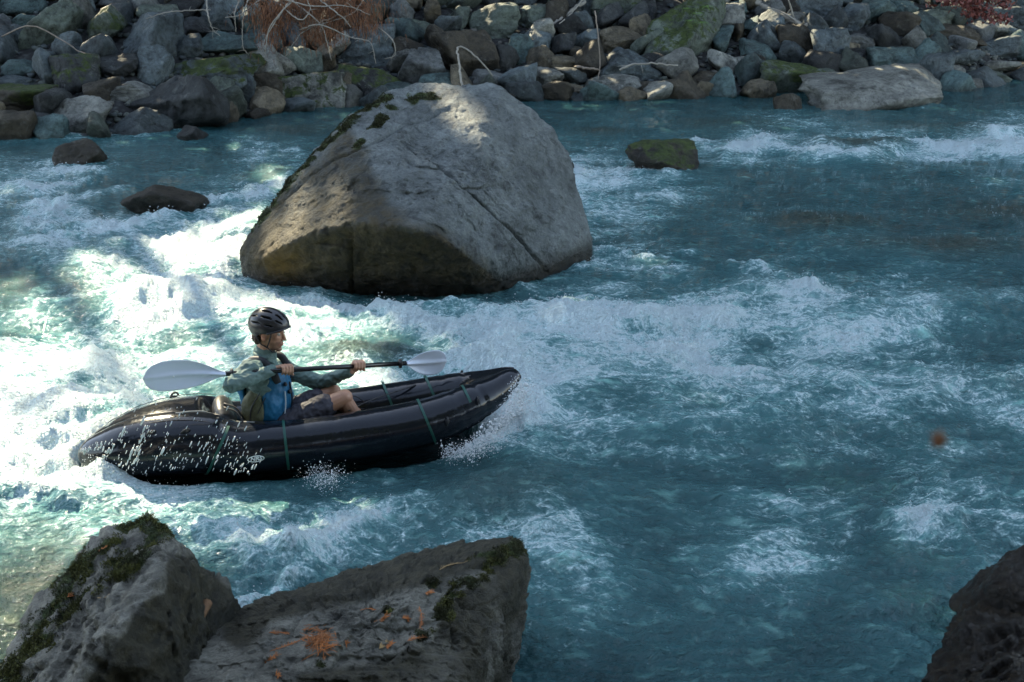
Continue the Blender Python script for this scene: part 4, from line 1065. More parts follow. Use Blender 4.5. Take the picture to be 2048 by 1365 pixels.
    me = mesh_np('dead_needles', np.array(Vs), np.arange(len(Vs)).reshape(-1, 3), False); me.transform(inv)
    link('dead_needles', me, simple('rust_needles', (.17, .075, .035), .85, vary=.6), bush)
    # small red leaved shrub top right
    sh = empty('red_shrub', Matrix.Translation(Vector(D(1960, -10, 26.5)))); tag(sh, 'small shrub with red autumn leaves in the top right corner', 'shrub'); inv = sh.matrix_world.inverted()
    Vs = []
    for (cx, cy, rx, ry, n) in [(1930, 4, 55, 13, 260), (1955, 25, 30, 16, 220), (1998, 38, 20, 10, 120), (2005, 8, 26, 14, 70)]:
        for _ in range(n):
            b = D(cx + rs.normal() * rx * .5, cy + rs.normal() * ry * .5, 26.3 + rs.normal() * .3); e = rs.normal(size=3); e /= np.linalg.norm(e); g = np.cross(e, rs.normal(size=3)); g /= np.linalg.norm(g); L = rs.uniform(.03, .07)
            Vs += [b - e * L, b + g * L * .6, b + e * L, b - g * L * .6]
    me = mesh_np('leaves', np.array(Vs), np.arange(len(Vs)).reshape(-1, 4), False); me.transform(inv); link('leaves', me, simple('red_leaf', (.13, .032, .022), .6, vary=.5), sh)
    for k, a in enumerate([[(1925, -20), (1935, 10), (1950, 50)], [(1990, -15), (1985, 20), (2000, 45)], [(1905, 0), (1950, 12), (2010, 14)]]):
        o = stick('branch', a, .014, .006, dull, None, None, sh, liftY=[26.4] * 3, seed=50 + k, twigs=3); o.data.transform(inv)
    # fern on the mossy boulder
    fe = empty('fern', Matrix.Translation(Vector(D(1385, 25, 22.6)))); tag(fe, 'bright green fern clump growing on the big mossy boulder', 'fern'); inv = fe.matrix_world.inverted()
    Vs = []; 
    for (ox, oy) in [(1372, 22), (1392, 32), (1378, 46), (1408, 18), (1398, 50)]:
        for k in range(9):
            a = rs.uniform(0, 6.28); L = rs.uniform(.10, .24); o_ = D(ox, oy, 22.62)
            for s in np.linspace(.1, 1, 11):
                c = o_ + np.array([math.cos(a) * L * s, -abs(math.sin(a)) * L * s * .8 - .05, .13 * s - .17 * s * s + .03]); sd = np.array([-math.sin(a), math.cos(a) * .5, .2]); w_ = .045 * (1 - s * .75)
                for g in (-1, 1):
                    Vs += [c, c + sd * g * w_ + np.array([0, 0, .004]), c + sd * g * w_ * .6 + np.array([math.cos(a), 0, 0]) * .014]
    me = mesh_np('fronds', np.array(Vs), np.arange(len(Vs)).reshape(-1, 3), False); me.transform(inv); link('fronds', me, simple('fern_green', (.10, .19, .035), .6, vary=.5), fe)

# ------------------------------------------------------------------ litter on the near boulder
def surf_hit(bv, px, py):
    d = Vector(ray(px, py)).normalized(); h = bv.ray_cast(Vector(CC), d); return h[0], h[1]
def litter(mid_ob, left_ob):
    from mathutils.bvhtree import BVHTree
    def bvh(o):
        me = o.data; return BVHTree.FromPolygons([v.co[:] for v in me.vertices], [p.vertices[:] for p in me.polygons])
    bm_ = bvh(mid_ob); bl = bvh(left_ob); rs = np.random.RandomState(9)
    om = simple('dry_needles', (.42, .15, .04), .7, vary=.35); tanm = simple('dry_straw', (.40, .27, .12), .7, vary=.3)
    def sprig(bv, path, label, mat=om, w=.0042, side=True, cat='conifer sprig', name='conifer_sprig', dens=1.0, group='orange conifer sprigs on the broad boulder'):
        P = []; N = []
        for a, b in path:
            h, n = surf_hit(bv, a, b)
            if h is None: return None
            P.append(np.array(h) + np.array(n) * .007); N.append(np.array(n))
        n_ = 14; C = spline(np.array(P), n_); nn = np.mean(N, 0); nn /= np.linalg.norm(nn)
        bm = bmesh.new(); sweep(bm, C, np.linspace(w * .45, w * .25, n_), 5)
        T = np.gradient(C, axis=0)
        if side:
            for i in range(1, n_):
                for g in (-1, 1):
                    if rs.rand() > .85 * dens: continue
                    t = T[i] / np.linalg.norm(T[i]); s = np.cross(nn, t) * g
                    d = t * .8 + s * rs.uniform(.4, .9) + nn * rs.uniform(0, .35); d /= np.linalg.norm(d); L = rs.uniform(.010, .024)
                    sweep(bm, np.array([C[i], C[i] + d * L * .6, C[i] + d * L]), [w * .34, w * .36, w * .1], 4)
        o = link(name, mesh_from(name, bm), mat); tag(o, label, cat, group); return o
    S = [([(537, 1268), (555, 1265), (575, 1269)], 'short reddish sprig at left on the broad boulder above the orange pile'),
         ([(540, 1306), (565, 1297), (590, 1286), (612, 1278)], 'long reddish sprig left of the orange needle pile'),
         ([(605, 1262), (625, 1260), (648, 1268)], 'curved orange sprig touching the top of the needle pile'),
         ([(745, 1246), (762, 1241), (775, 1232)], 'orange sprig just below the small round moss tuft'),
         ([(803, 1239), (812, 1238), (818, 1240)], 'tiny orange sprig right of the small round moss tuft'),
         ([(838, 1216), (843, 1235), (841, 1258)], 'upright yellow-orange sprig standing out near the moss edge'),
         ([(880, 1142), (898, 1132), (926, 1128)], 'long golden sprig near the far top of the broad boulder'),
         ([(850, 1187), (857, 1188), (864, 1187)], 'tiny golden sprig above the upright yellow-orange one'),
         ([(815, 1284), (830, 1279), (848, 1275)], 'golden sprig lying in the dark moss edge'),
         ([(757, 1300), (765, 1290), (772, 1285)], 'short sprig below the grey pebble mark at centre'),
         ([(775, 1301), (780, 1294), (783, 1290)], 'tiny pale sprig right of the short centre sprig'),
         ([(688, 1283), (690, 1287), (692, 1291)], 'single orange fleck right of the needle pile'),
         ([(552, 1352), (556, 1350), (560, 1353)], 'tiny orange fleck near the bottom edge of the picture'),
         ([(530, 1324), (540, 1317), (552, 1312)], 'small sprig below the long reddish one'),
         ([(720, 1224), (735, 1220), (748, 1223)], 'faint brown sprig left of the small round moss tuft')]
    for k, (p, l) in enumerate(S): sprig(bm_, p, l, om if k % 3 else (tanm if k in (6, 9) else om))
    # the pile
    bm = bmesh.new()
    for k in range(150):
        a, b = 640 + rs.normal() * 12, 1286 + rs.normal() * 10
        h, n = surf_hit(bm_, a, b)
        if h is None: continue
        h = np.array(h) + np.array(n) * rs.uniform(.004, .02); d = rs.normal(size=3); n = np.array(n); d -= n * (d @ n) * .8; d /= np.linalg.norm(d); L = rs.uniform(.015, .045)
        sweep(bm, np.array([h - d * L, h + n * .004, h + d * L]), [.0009, .0016, .0008], 4)
    tag(link('needle_litter', mesh_from('needle_litter', bm), om), 'heap of dry orange conifer needles in the middle of the broad boulder', 'needle litter', kind='stuff')
    for k, (p, l) in enumerate([([(200, 1105), (206, 1100), (212, 1098)], 'small orange sprig on the mossy left edge of the pointed boulder'), ([(135, 1197), (139, 1194), (143, 1193)], 'tiny orange sprig lower on the mossy edge of the pointed boulder'), ([(198, 1196), (208, 1197), (220, 1190)], 'pale straw lying on the pointed boulder face')]):
        sprig(bl, p, l, tanm if k == 2 else om, group='plant bits on the pointed boulder', cat='sprig', side=k != 2)
    # short broken stick leaning in the hollow
    def P3(a, b, c): return D(a, b, c)
    C = spline(np.array([P3(415, 1206, 4.55), P3(395, 1245, 4.42), P3(372, 1290, 4.3)]), 12)
    bm = bmesh.new(); sweep(bm, C, np.linspace(.024, .017, 12), 8)
    tag(link('broken_stick', mesh_from('broken_stick', bm), simple('brown_wood', (.17, .09, .04), .8, 30, .5, .01, vary=.4)), 'brown broken stick leaning against the shaded side of the pointed boulder', 'stick')
    # leaf drifting down in front of the river
    bm = bmesh.new(); c = np.array(CC + ray(1878, 880) * .6); outl = []
    for k in range(20):
        a = 2 * PI * k / 20; r = .0030 * (1 + .75 * abs(math.cos(2.5 * a)) ** 2); outl.append((math.cos(a) * r, math.sin(a) * r * .3, math.sin(a) * r * 1.1))
    top = [bm.verts.new(c + np.array(p) + np.array([0, 0, 0])) for p in outl]; bot = [bm.verts.new(c + np.array(p) + np.array([0, .0004, 0])) for p in outl]
    m1 = bm.verts.new(c + np.array([0, -.0004, 0])); m2 = bm.verts.new(c + np.array([0, .0008, 0]))
    for k in range(20):
        j = (k + 1) % 20; bm.faces.new((top[k], top[j], m1)); bm.faces.new((bot[j], bot[k], m2)); bm.faces.new((top[k], bot[k], bot[j], top[j]))
    tag(link('falling_leaf', mesh_from('falling_leaf', bm), simple('orange_leaf', (.20, .095, .05), .6)), 'blurred orange leaf drifting through the air over the river at right', 'leaf')
# ------------------------------------------------------------------ the inflatable boat
RAFT_LOC = np.array([-1.42, 7.38, 0.0]); RAFT_YAW = math.radians(13)
RM = Matrix.Translation(RAFT_LOC) @ Matrix.Rotation(RAFT_YAW, 4, 'Z') @ Matrix.Rotation(-math.radians(2), 4, 'Y') @ Matrix.Rotation(-math.radians(6), 4, 'X')
RMn = np.array(RM); RMi = np.linalg.inv(RMn)
def Rl(px, py, y):
    """point of the boat's own space on the lengthwise plane y seen at a photo pixel"""
    o = RMi[:3, :3] @ CC + RMi[:3, 3]; d = RMi[:3, :3] @ ray(px, py); t = (y - o[1]) / d[1]; return o + d * t
ST = np.array([(-1.50, .015, .175, .055), (-1.45, .05, .18, .11), (-1.34, .09, .19, .155), (-1.15, .14, .215, .200), (-.9, .188, .230, .216), (-.68, .23, .215, .207), (-.5, .28, .175, .175), (-.3, .305, .163, .166), (0, .315, .16, .164), (.4, .305, .163, .167),
               (.8, .27, .185, .165), (1.08, .20, .235, .150), (1.3, .115, .29, .118), (1.44, .05, .345, .085), (1.51, .015, .375, .05)])
ST_ = spline(ST, 220)
def tube_pt(x, sgn, ang, off=0.0):
    """surface point: ang measured from the outside, up positive"""
    i = int(np.argmin(np.abs(ST_[:, 0] - x))); _, y, z, r = ST_[i]; r = r + off
    return np.array([x, sgn * (y + r * math.cos(ang)), z + r * math.sin(ang)])
def raft():
    R_ = empty('inflatable_kayak', RM); tag(R_, 'glossy black inflatable packraft with green seam bands carrying the paddler', 'kayak')
    t = NT('black_urethane'); g = t.n('ShaderNodeTexCoord').outputs['Object']
    n = t.noise(g, 4, 5, .6); dr = t.noise(g, 60, 3, .7)
    t.bsdf(t.mix(n, (.005, .006, .009), (.010, .013, .020)), t.rng(dr, .3, .7, .06, .20), t.bump(t.math('ADD', t.math('MULTIPLY', n, 1.0), t.math('MULTIPLY', dr, .05)), .22, .02)).inputs['Specular IOR Level'].default_value = .38; blk = t.m
    mat_blk = simple('black_fabric', (.012, .013, .015), .45, 30, .4, .004)
    grn = simple('green_tape', (.007, .070, .052), .5); web = simple('black_webbing', (.012, .012, .013), .6)
    for sgn, nm in ((-1, 'near'), (1, 'far')):
        C = ST_[:, :3].copy(); C[:, 1] *= sgn; r = ST_[:, 3].copy()
        if sgn > 0: k_ = sstep(-.45, -.8, C[:, 0]); C[:, 2] -= .035 * k_ + .015; r = r - .02 * k_
        bm = bmesh.new()
        # soft creases where the tube is welded or buckles
        for x0, w_, d_ in [(-.60, .02, .010), (-.12, .006, .003), (.17, .008, .005), (1.02, .02, .004), (1.18, .02, .006)]:
            r = r - d_ * np.exp(-((C[:, 0] - x0) / w_) ** 2)
        seg = 40; rings = []
        for i in range(len(C)):
            T = C[min(i + 1, len(C) - 1)] - C[max(i - 1, 0)]; T /= np.linalg.norm(T); nn = np.cross(T, [0, 0, 1]); nn /= np.linalg.norm(nn); b = np.cross(nn, T)
            P = np.array([C[i] + (nn * math.cos(2 * PI * k / seg) + b * math.sin(2 * PI * k / seg)) * r[i] for k in range(seg)])
            P += (P - C[i]) / max(r[i], .01) * (.0028 * pn(P * np.array([3, 7, 7]), 4))[:, None] + (P - C[i]) / max(r[i], .01) * (.0006 * ridged(P * np.array([14, 7, 7]), 2, 4))[:, None]
            rings.append([bm.verts.new(p) for p in P])
        for i in range(len(C) - 1):
            for k in range(seg): bm.faces.new((rings[i][k], rings[i][(k + 1) % seg], rings[i + 1][(k + 1) % seg], rings[i + 1][k]))
        bm.faces.new(rings[0][::-1]); bm.faces.new(rings[-1])
        o = link('side_tube', mesh_from('side_tube', bm), blk, R_)
        # weld line
        bm = bmesh.new(); P = [tube_pt(x, sgn, math.radians(62), .0012) for x in np.linspace(-1.35, -.62, 30)]; sweep(bm, P, .0025, 5)
        P = [tube_pt(x, sgn, math.radians(-12), .001) for x in np.linspace(.85, 1.3, 24)]; sweep(bm, P, .002, 5); link('seam', mesh_from('seam', bm), web, o)
        for x in ((-.62, -.17, .80, 1.13) if sgn < 0 else (-.62, .62, .93)):
            bm = bmesh.new(); rg = []; tilt = .10 if x < -.5 else (-.05 if x > .5 else 0)
            for k in range(41):
                a = 2 * PI * k / 40
                for dx in (-.009, .009):
                    rg.append(bm.verts.new(tube_pt(x + dx + tilt * math.sin(a), sgn, a, .0055)))
            for k in range(40): bm.faces.new((rg[2 * k], rg[2 * k + 1], rg[2 * k + 3], rg[2 * k + 2]))
            link('green_band', mesh_from('green_band', bm), grn, o)
        # grab loops
        for x, a0 in (((-.80, 38), (-1.02, 40), (.92, 5), (1.16, 20), (-1.40, 0)) if sgn < 0 else ((.9, 20), (1.16, 30), (-.9, 60))):
            c = tube_pt(x, sgn, math.radians(a0)); nrm = np.array([0, sgn * math.cos(math.radians(a0)), math.sin(math.radians(a0))])
            bm = bmesh.new(); s = np.linspace(0, PI, 10)
            ax = np.array([.9, 0, .3]) if x < .9 else np.array([.2, 0, 1.0])
            P = [c + ax * .030 * math.cos(q) + nrm * (.030 * math.sin(q) - .003) for q in s]; sweep(bm, P, .0075, 6)
            ell(bm, c, (.022, .008, .018) if a0 < 30 else (.022, .014, .008), sub=2); link('grab_loop', mesh_from('grab_loop', bm), web, o)
    # stern deck, bow deck, floor
    def deck(xs, fn, name, m):
        bm = bmesh.new(); rows = []
        for x in xs:
            i = int(np.argmin(np.abs(ST_[:, 0] - x))); _, y, z, r = ST_[i]; row = []
            for v in np.linspace(-1, 1, 15):
                row.append(bm.verts.new((x, v * y, fn(x, v, z, r))))
            rows.append(row)
        for i in range(len(rows) - 1):
            for k in range(14): bm.faces.new((rows[i][k], rows[i + 1][k], rows[i + 1][k + 1], rows[i][k + 1]))
        return link(name, mesh_from(name, bm), m, R_)
    deck(np.linspace(-1.48, -.60, 30), lambda x, v, z, r: z + r * (.97 + .10 * (1 - v * v) * (1 if x > -1.3 else .4)) - .15 * max(0, (x + .72) / .12) * (1 - v * v), 'stern_deck', blk)
    deck(np.linspace(1.10, 1.50, 16), lambda x, v, z, r: z + r * (.90 - .12 * (1 - v * v) - max(0, (1.2 - x)) * 3.0 * (1 - v * v)), 'bow_deck', blk)
    deck(np.linspace(-.75, 1.25, 30), lambda x, v, z, r: .055 + max(0, x - .9) * .35, 'floor', mat_blk)
    # rim of the cockpit at the stern: pale piping
    bm = bmesh.new()
    P = spline(np.array([tube_pt(-.86, -1, math.radians(82), .003), tube_pt(-.74, -1, math.radians(96), .004), tube_pt(-.66, -1, math.radians(112), .006), tube_pt(-.55, -1, math.radians(125), .006), tube_pt(-.36, -1, math.radians(118), .004)]), 24)
    sweep(bm, P, .0055, 6); link('piping', mesh_from('piping', bm), simple('pale_piping', (.33, .33, .30), .5), R_)
    # inflated backrest and seat
    bm = bmesh.new(); ell(bm, (-.56, .0, .34), (.075, .24, .12), Matrix.Rotation(-.3, 3, 'Y')); ell(bm, (-.56, -.13, .30), (.08, .12, .12)); link('backrest', remeshed('backrest', bm, .012, 4), mat_blk, R_)
    bm = bmesh.new(); ell(bm, (-.30, 0, .10), (.24, .24, .065)); link('seat', mesh_from('seat', bm), mat_blk, R_)
    for y_ in (-.19, -.10):
        bm = bmesh.new(); sweep(bm, spline(np.array([(-.55, y_, .44), (-.47, y_ - .02, .40), (-.42, y_ - .06, .30)]), 10), .011, 6, squash=.4); link('backrest_strap', mesh_from('backrest_strap', bm), web, R_)
    # thigh strap lines across the cockpit
    for k, pts in enumerate([[(.28, -.16, .30), (.45, .02, .30), (.80, .20, .32)], [(.30, .05, .26), (.42, .16, .20), (.60, .19, .20)], [(.20, .10, .36), (.36, .15, .30), (.45, .17, .20)]]):
        bm = bmesh.new(); sweep(bm, spline(np.array(pts), 14), .009, 6, squash=.4); link('thigh_strap', mesh_from('thigh_strap', bm), web, R_)
    # round badge on the side
    M0 = tube_pt(-.372, -1, math.radians(-7), .008); wht = simple('badge_white', (.78, .80, .80), .4)
    a0 = math.radians(-7); nrm = np.array([0, -math.cos(a0), math.sin(a0)]); upv = np.array([0, math.sin(-a0) * 1.0, math.cos(a0)]); upv = np.cross(nrm, [1, 0, 0]); upv = upv / np.linalg.norm(upv); upv = upv if upv[2] > 0 else -upv
    bm = bmesh.new(); n = 40; A = []; B = []
    for k in range(n):
        a = 2 * PI * k / n
        for L, (rx, rz) in ((A, (.056, .024)), (B, (.049, .0175))):
            dz = rz * math.sin(a); q = M0 + np.array([1, 0, 0]) * rx * math.cos(a) + upv * dz - nrm * (dz * dz / .33)
            L.append(bm.verts.new(q))
    for k in range(n): j = (k + 1) % n; bm.faces.new((A[k], A[j], B[j], B[k]))
    bd = link('badge', mesh_from('badge', bm), wht, R_)
    cu = bpy.data.curves.new('badge_lettering', 'FONT'); cu.body = 'NRS'; cu.size = .036; cu.align_x = 'CENTER'; cu.align_y = 'CENTER'; cu.extrude = .0012; cu.offset = .0012; cu.shear = .25
    tmp = bpy.data.objects.new('tmp', cu); COL.objects.link(tmp); dg = bpy.context.evaluated_depsgraph_get(); me = bpy.data.meshes.new_from_object(tmp.evaluated_get(dg)); bpy.data.objects.remove(tmp)
    Mt = Matrix(((1.15, upv[0], nrm[0], M0[0]), (0, upv[1], nrm[1], M0[1]), (0, upv[2], nrm[2], M0[2]), (0, 0, 0, 1))); me.transform(Mt); me.name = 'lettering'
    if me.materials: me.materials.clear()
    link('lettering', me, wht, bd)
    return R_

# ------------------------------------------------------------------ paddle
PA, PB = None, None
def paddle():
    global PA, PB
    a = Rl(450, 748, -.30); b = Rl(812, 727, .05); PA, PB = a, b
    o = empty('kayak_paddle', RM); tag(o, 'double-bladed paddle with black shaft and pale blades held across the boat', 'paddle')
    d = (b - a) / np.linalg.norm(b - a); L = np.linalg.norm(b - a)
    bm = bmesh.new(); sweep(bm, np.array([a, (a + b) / 2, b]), .0165, 14); link('shaft', mesh_from('shaft', bm), simple('black_shaft', (.010, .010, .011), .25, 90, .2, .001), o)
    rub = simple('black_rubber', (.012, .012, .012), .6)
    for s in (.045, L - .045):
        bm = bmesh.new(); c = a + d * s; sweep(bm, np.array([c - d * .012, c - d * .004, c + d * .004, c + d * .012]), [.018, .034, .034, .018], 16); link('drip_ring', mesh_from('drip_ring', bm), rub, o)
    bmat = simple('pale_blade', (.64, .70, .82), .28, 20, .08, .002)
    for end, dr, up_px, LW in ((a, -d, 1, (.525, .100)), (b, d, 1, (.318, .090))):
        # width direction lies roughly across the line of sight
        view = RMi[:3, :3] @ np.array([0, .94, -.34]); wv = np.cross(view, dr); wv /= np.linalg.norm(wv); wv = wv if wv[2] > 0 else -wv
        tilt = .35; nv = np.cross(dr, wv); wv = wv * math.cos(tilt) + nv * math.sin(tilt) * (1 if dr is d else -1); nv = np.cross(dr, wv); nv /= np.linalg.norm(nv)
        if nv @ view > 0: nv = -nv
        Lb, W = LW; W *= 1.06; bm = bmesh.new(); nu, nw = 40, 21; top = []; bot = []
        for i in range(nu):
            s = i / (nu - 1); w_ = W * (np.interp(s, [0, .08, .2, .35, .5, .65, .8, .9, .96, 1], [.13, .24, .52, .80, .95, 1.0, .95, .76, .50, .02]))
            asym = .10 * W * math.sin(PI * s)
            rt = []; rb = []
            for j in range(nw):
                v = -1 + 2 * j / (nw - 1); h = -.020 * (1 - v * v) * math.sin(PI * min(1, s + .12)) * .9 + .016 * math.exp(-(v * w_ / .013) ** 2) * (1 - s * .75)
                th = .0025 + .012 * math.exp(-(v * w_ / .016) ** 2) * (1 - s)
                p = end + dr * (s * Lb) + wv * (v * w_ - asym * dr[0]) + nv * h
                rt.append(bm.verts.new(p + nv * th)); rb.append(bm.verts.new(p - nv * th))
            top.append(rt); bot.append(rb)
        for i in range(nu - 1):
            for j in range(nw - 1):
                bm.faces.new((top[i][j], top[i][j + 1], top[i + 1][j + 1], top[i + 1][j])); bm.faces.new((bot[i][j + 1], bot[i][j], bot[i + 1][j], bot[i + 1][j + 1]))
            bm.faces.new((top[i][0], top[i + 1][0], bot[i + 1][0], bot[i][0])); bm.faces.new((top[i][-1], bot[i][-1], bot[i + 1][-1], top[i + 1][-1]))
        for R2, sg in ((0, 1), (nu - 1, -1)):
            for j in range(nw - 1): bm.faces.new((top[R2][j], bot[R2][j], bot[R2][j + 1], top[R2][j + 1]))
        link('blade', mesh_from('blade', bm), bmat, o)
    return o
# ------------------------------------------------------------------ the paddler
def person():
    O = empty('person', RM); tag(O, 'seated paddler in dark vented helmet, blue life vest and grey-green long sleeves', 'person')
    v = np.array
    def nrmz(a): return a / np.linalg.norm(a)
    P0 = v([-.30, -.01, .20]); N0 = Rl(530, 711, 0.0)
    u = nrmz(N0 - P0); yw = math.radians(32)
    cf = v([math.cos(yw), -math.sin(yw), 0]); cf = nrmz(cf - u * (cf @ u)); rt = np.cross(cf, u)          # rt: towards the near side
    if rt[1] > 0: rt = -rt
    T = lambda a, b, c: P0 + cf * a + rt * b + u * c
    LT = np.linalg.norm(N0 - P0); k = LT / .52
    SN = Rl(497, 741, -.20); SF = Rl(566, 738, .17)
    EN = Rl(462, 771, -.34); EF = Rl(640, 766, .16)
    d = nrmz(PB - PA)
    def on_shaft(px, py):
        best = min(np.linspace(0, 1, 400), key=lambda s: np.hypot(*(v(proj((RMn[:3, :3] @ (PA + (PB - PA) * s) + RMn[:3, 3])[None])).ravel() - v([px, py]))))
        return PA + (PB - PA) * best
    HN = on_shaft(573, 741); HF = on_shaft(717, 733)
    KN = Rl(687, 796, -.12); KF = Rl(664, 785, .11); AN = Rl(737, 864, -.04); AF = Rl(736, 846, .12)
    HPN = T(.02, .09, .0) ; HPF = T(.02, -.09, .0); HPN = v([-.26, -.10, .20]); HPF = v([-.26, .09, .20])
    view = RMi[:3, :3] @ v([0, .94, -.34]); back = nrmz(view - d * (view @ d)); up = np.cross(d, back); up = up if up[2] > 0 else -up
    WN = HN - d * .070 + back * .030 + up * .010; WF = HF - d * .048 - up * .034 + back * .022
    skin = NT('skin'); g = skin.n('ShaderNodeTexCoord').outputs['Object']
    bd = skin.attr('beard').outputs['Fac']; rd = skin.attr('red').outputs['Fac']
    c = skin.mix(skin.noise(g, 14, 4, .6), (.40, .205, .125), (.52, .29, .19)); c = skin.mix(skin.math('MULTIPLY', rd, .55), c, (.42, .12, .09))
    c = skin.mix(skin.math('MULTIPLY', bd, skin.rng(skin.noise(g, 160, 3, .7), .3, .7, .35, .8)), c, (.07, .045, .03))
    b = skin.bsdf(c, .5, skin.bump(skin.noise(g, 90, 3, .6), .15, .002)); b.inputs['Subsurface Weight'].default_value = .08; b.inputs['Subsurface Radius'].default_value = (.01, .004, .002)
    # head frame
    hy = math.radians(-27); hp = math.radians(10)
    Rm = Matrix.Rotation(hy, 3, 'Z') @ Matrix.Rotation(hp, 3, 'Y'); Rn = np.array(Rm); S = 1.07
    HC = Rl(539, 664, -.02)
    h = lambda x, y, z: HC + Rn @ (v([x, y, z]) * S)
    def el(bm, c_, r_, sub=3, rot=None): ell(bm, h(*c_), tuple(q * S for q in r_), Rm if rot is None else Rm @ rot, sub)
    def loft(bm, rows, seg=28):
        rings = []
        for (a, b_, c_, ra, rb) in rows:
            rings.append([bm.verts.new(T(a + ra * math.cos(t_), b_ + rb * math.sin(t_), c_ * k)) for t_ in np.linspace(0, 2 * PI, seg, endpoint=False)])
        for i in range(len(rings) - 1):
            for j in range(seg): bm.faces.new((rings[i][j], rings[i][(j + 1) % seg], rings[i + 1][(j + 1) % seg], rings[i + 1][j]))
        bm.faces.new(rings[0][::-1]); bm.faces.new(rings[-1])
    def torso(bm, e):
        loft(bm, [(0, 0, -.08, .10 + e, .15 + e), (0, 0, .02, .125 + e, .172 + e), (.01, 0, .12, .118 + e, .155 + e), (.015, 0, .22, .118 + e, .155 + e), (.015, 0, .32, .125 + e, .168 + e), (.005, 0, .40, .112 + e, .170 + e), (-.005, 0, .455, .085 + e, .135 + e), (-.01, 0, .49, .066 + e, .085 + e), (-.008, 0, .52, .056 + e, .060 + e)])
    # ---- body: one skin surface
    bm = bmesh.new(); torso(bm, -.012)
    for hp_, kn, an, s in ((HPN, KN, AN, -1), (HPF, KF, AF, 1)):
        mid = kn + (an - kn) * .35
        chain(bm, [(*hp_, .078), (*(hp_ + (kn - hp_) * .5), .070), (*kn, .056)]); ell(bm, kn + v([.006, 0, .004]), (.058, .054, .056))
        chain(bm, [(*kn, .052), (*(mid + v([-.008, 0, -.01])), .055), (*an, .036)])
        chain(bm, [(*an, .036), (*(an + v([.02, 0, -.03])), .036), (*(an + v([.15, .0, .0])), .026)])
    for sh, elb, wr in ((SN, EN, WN), (SF, EF, WF)):
        chain(bm, [(*sh, .048), (*elb, .033), (*(elb + (wr - elb) * .3), .034), (*wr, .026)])
    for H_, W_, sg in ((HN, WN, 1), (HF, WF, 1)):
        kc = H_ + up * .030 + back * .006
        pc = (W_ + kc) / 2 + up * .004
        for t_ in (-.028, -.010, .010, .026):       # palm made of metacarpal ridges
            kn_ = H_ + d * t_ + up * .031 - back * .002
            chain(bm, [(*(W_ + d * t_ * .45), .020), (*kn_, .0135)])
        lens = (.92, 1.05, 1.0, .82)
        for i_, t_ in enumerate((-.033, -.011, .011, .031)):
            L_ = lens[3 - i_] if d[0] > 0 else lens[i_]
            kn_ = H_ + d * t_ + up * .032 - back * .004; p1 = H_ + d * (t_ * 1.02 + .001) + up * .020 * L_ - back * .030; p2 = H_ + d * t_ - up * .012 * L_ - back * .029; p3 = H_ + d * (t_ - .001) - up * .029 * L_ - back * .008
            chain(bm, [(*kn_, .0112), (*p1, .0098), (*p2, .0090), (*p3, .0078)])
        # thumb leaves the side of the palm and closes under the shaft
        chain(bm, [(*(W_ + (kc - W_) * .25 + d * .02 - up * .01), .015), (*(H_ + d * .030 - up * .004 + back * .030), .0120), (*(H_ + d * .040 - up * .026 + back * .012), .0105), (*(H_ + d * .038 - up * .032 - back * .012), .0088)])
    # neck and head
    chain(bm, [(*(N0 - u * .03), .066), (*h(-.022, 0, -.075), .058), (*h(-.012, 0, -.02), .06)])
    el(bm, (-.008, 0, .030), (.098, .077, .092), 4); el(bm, (.030, 0, -.030), (.062, .060, .085)); el(bm, (.030, 0, -.078), (.056, .050, .036)); el(bm, (.070, 0, -.102), (.021, .024, .017)); el(bm, (.074, 0, -.060), (.018, .030, .034))
    chain(bm, [(*h(.086, 0, .016), .0085), (*h(.104, 0, -.022), .0115)]); el(bm, (.106, 0, -.031), (.0125, .0125, .0095)); el(bm, (.096, .011, -.035), (.009, .007, .007), 2); el(bm, (.096, -.011, -.035), (.009, .007, .007), 2)
    el(bm, (.078, 0, .026), (.017, .046, .011)); el(bm, (.091, 0, -.060), (.0095, .022, .0050), 2); el(bm, (.090, 0, -.070), (.0100, .019, .0058), 2)
    for s in (-1, 1):
        el(bm, (.056, s * .038, -.016), (.028, .022, .024)); el(bm, (-.002, s * .079, -.014), (.019, .009, .031)); el(bm, (-.004, s * .086, .000), (.014, .005, .016), 2)
    def post(co, nn):
        for s in (-1, 1):
            for cc, r_, dp in ((h(.088, s * .031, .006), .013, .007), (h(.004, s * .092, -.010), .008, .005)):
                q = np.exp(-(np.linalg.norm(co - cc, axis=1) / r_) ** 2); co = co - nn * (dp * q)[:, None]
        q = np.exp(-((co - h(.100, 0, -.065)) @ (Rn @ v([0, 0, 1.])) / .0028) ** 2) * (np.linalg.norm(co - h(.098, 0, -.065), axis=1) < .028); return co - nn * (.003 * q)[:, None]
    me = remeshed('body', bm, .0042, 2, post)
    co = verts_np(me); hl = (co - HC) @ Rn / S
    near = np.linalg.norm(co - HC, axis=1) < .2
    beard = near * sstep(-.040, -.062, hl[:, 2]) * sstep(.02, .055, hl[:, 0] - .35 * (hl[:, 2] + .06)) * (1 - .85 * np.exp(-((hl[:, 2] + .065) / .009) ** 2) * (np.abs(hl[:, 1]) < .022)) + near * .7 * np.exp(-((hl[:, 2] + .050) / .006) ** 2) * (hl[:, 0] > .07)
    brow = near * np.exp(-((hl[:, 2] - .022) / .005) ** 2) * (hl[:, 0] > .06) * (np.abs(hl[:, 1]) > .012) * (np.abs(hl[:, 1]) < .05)
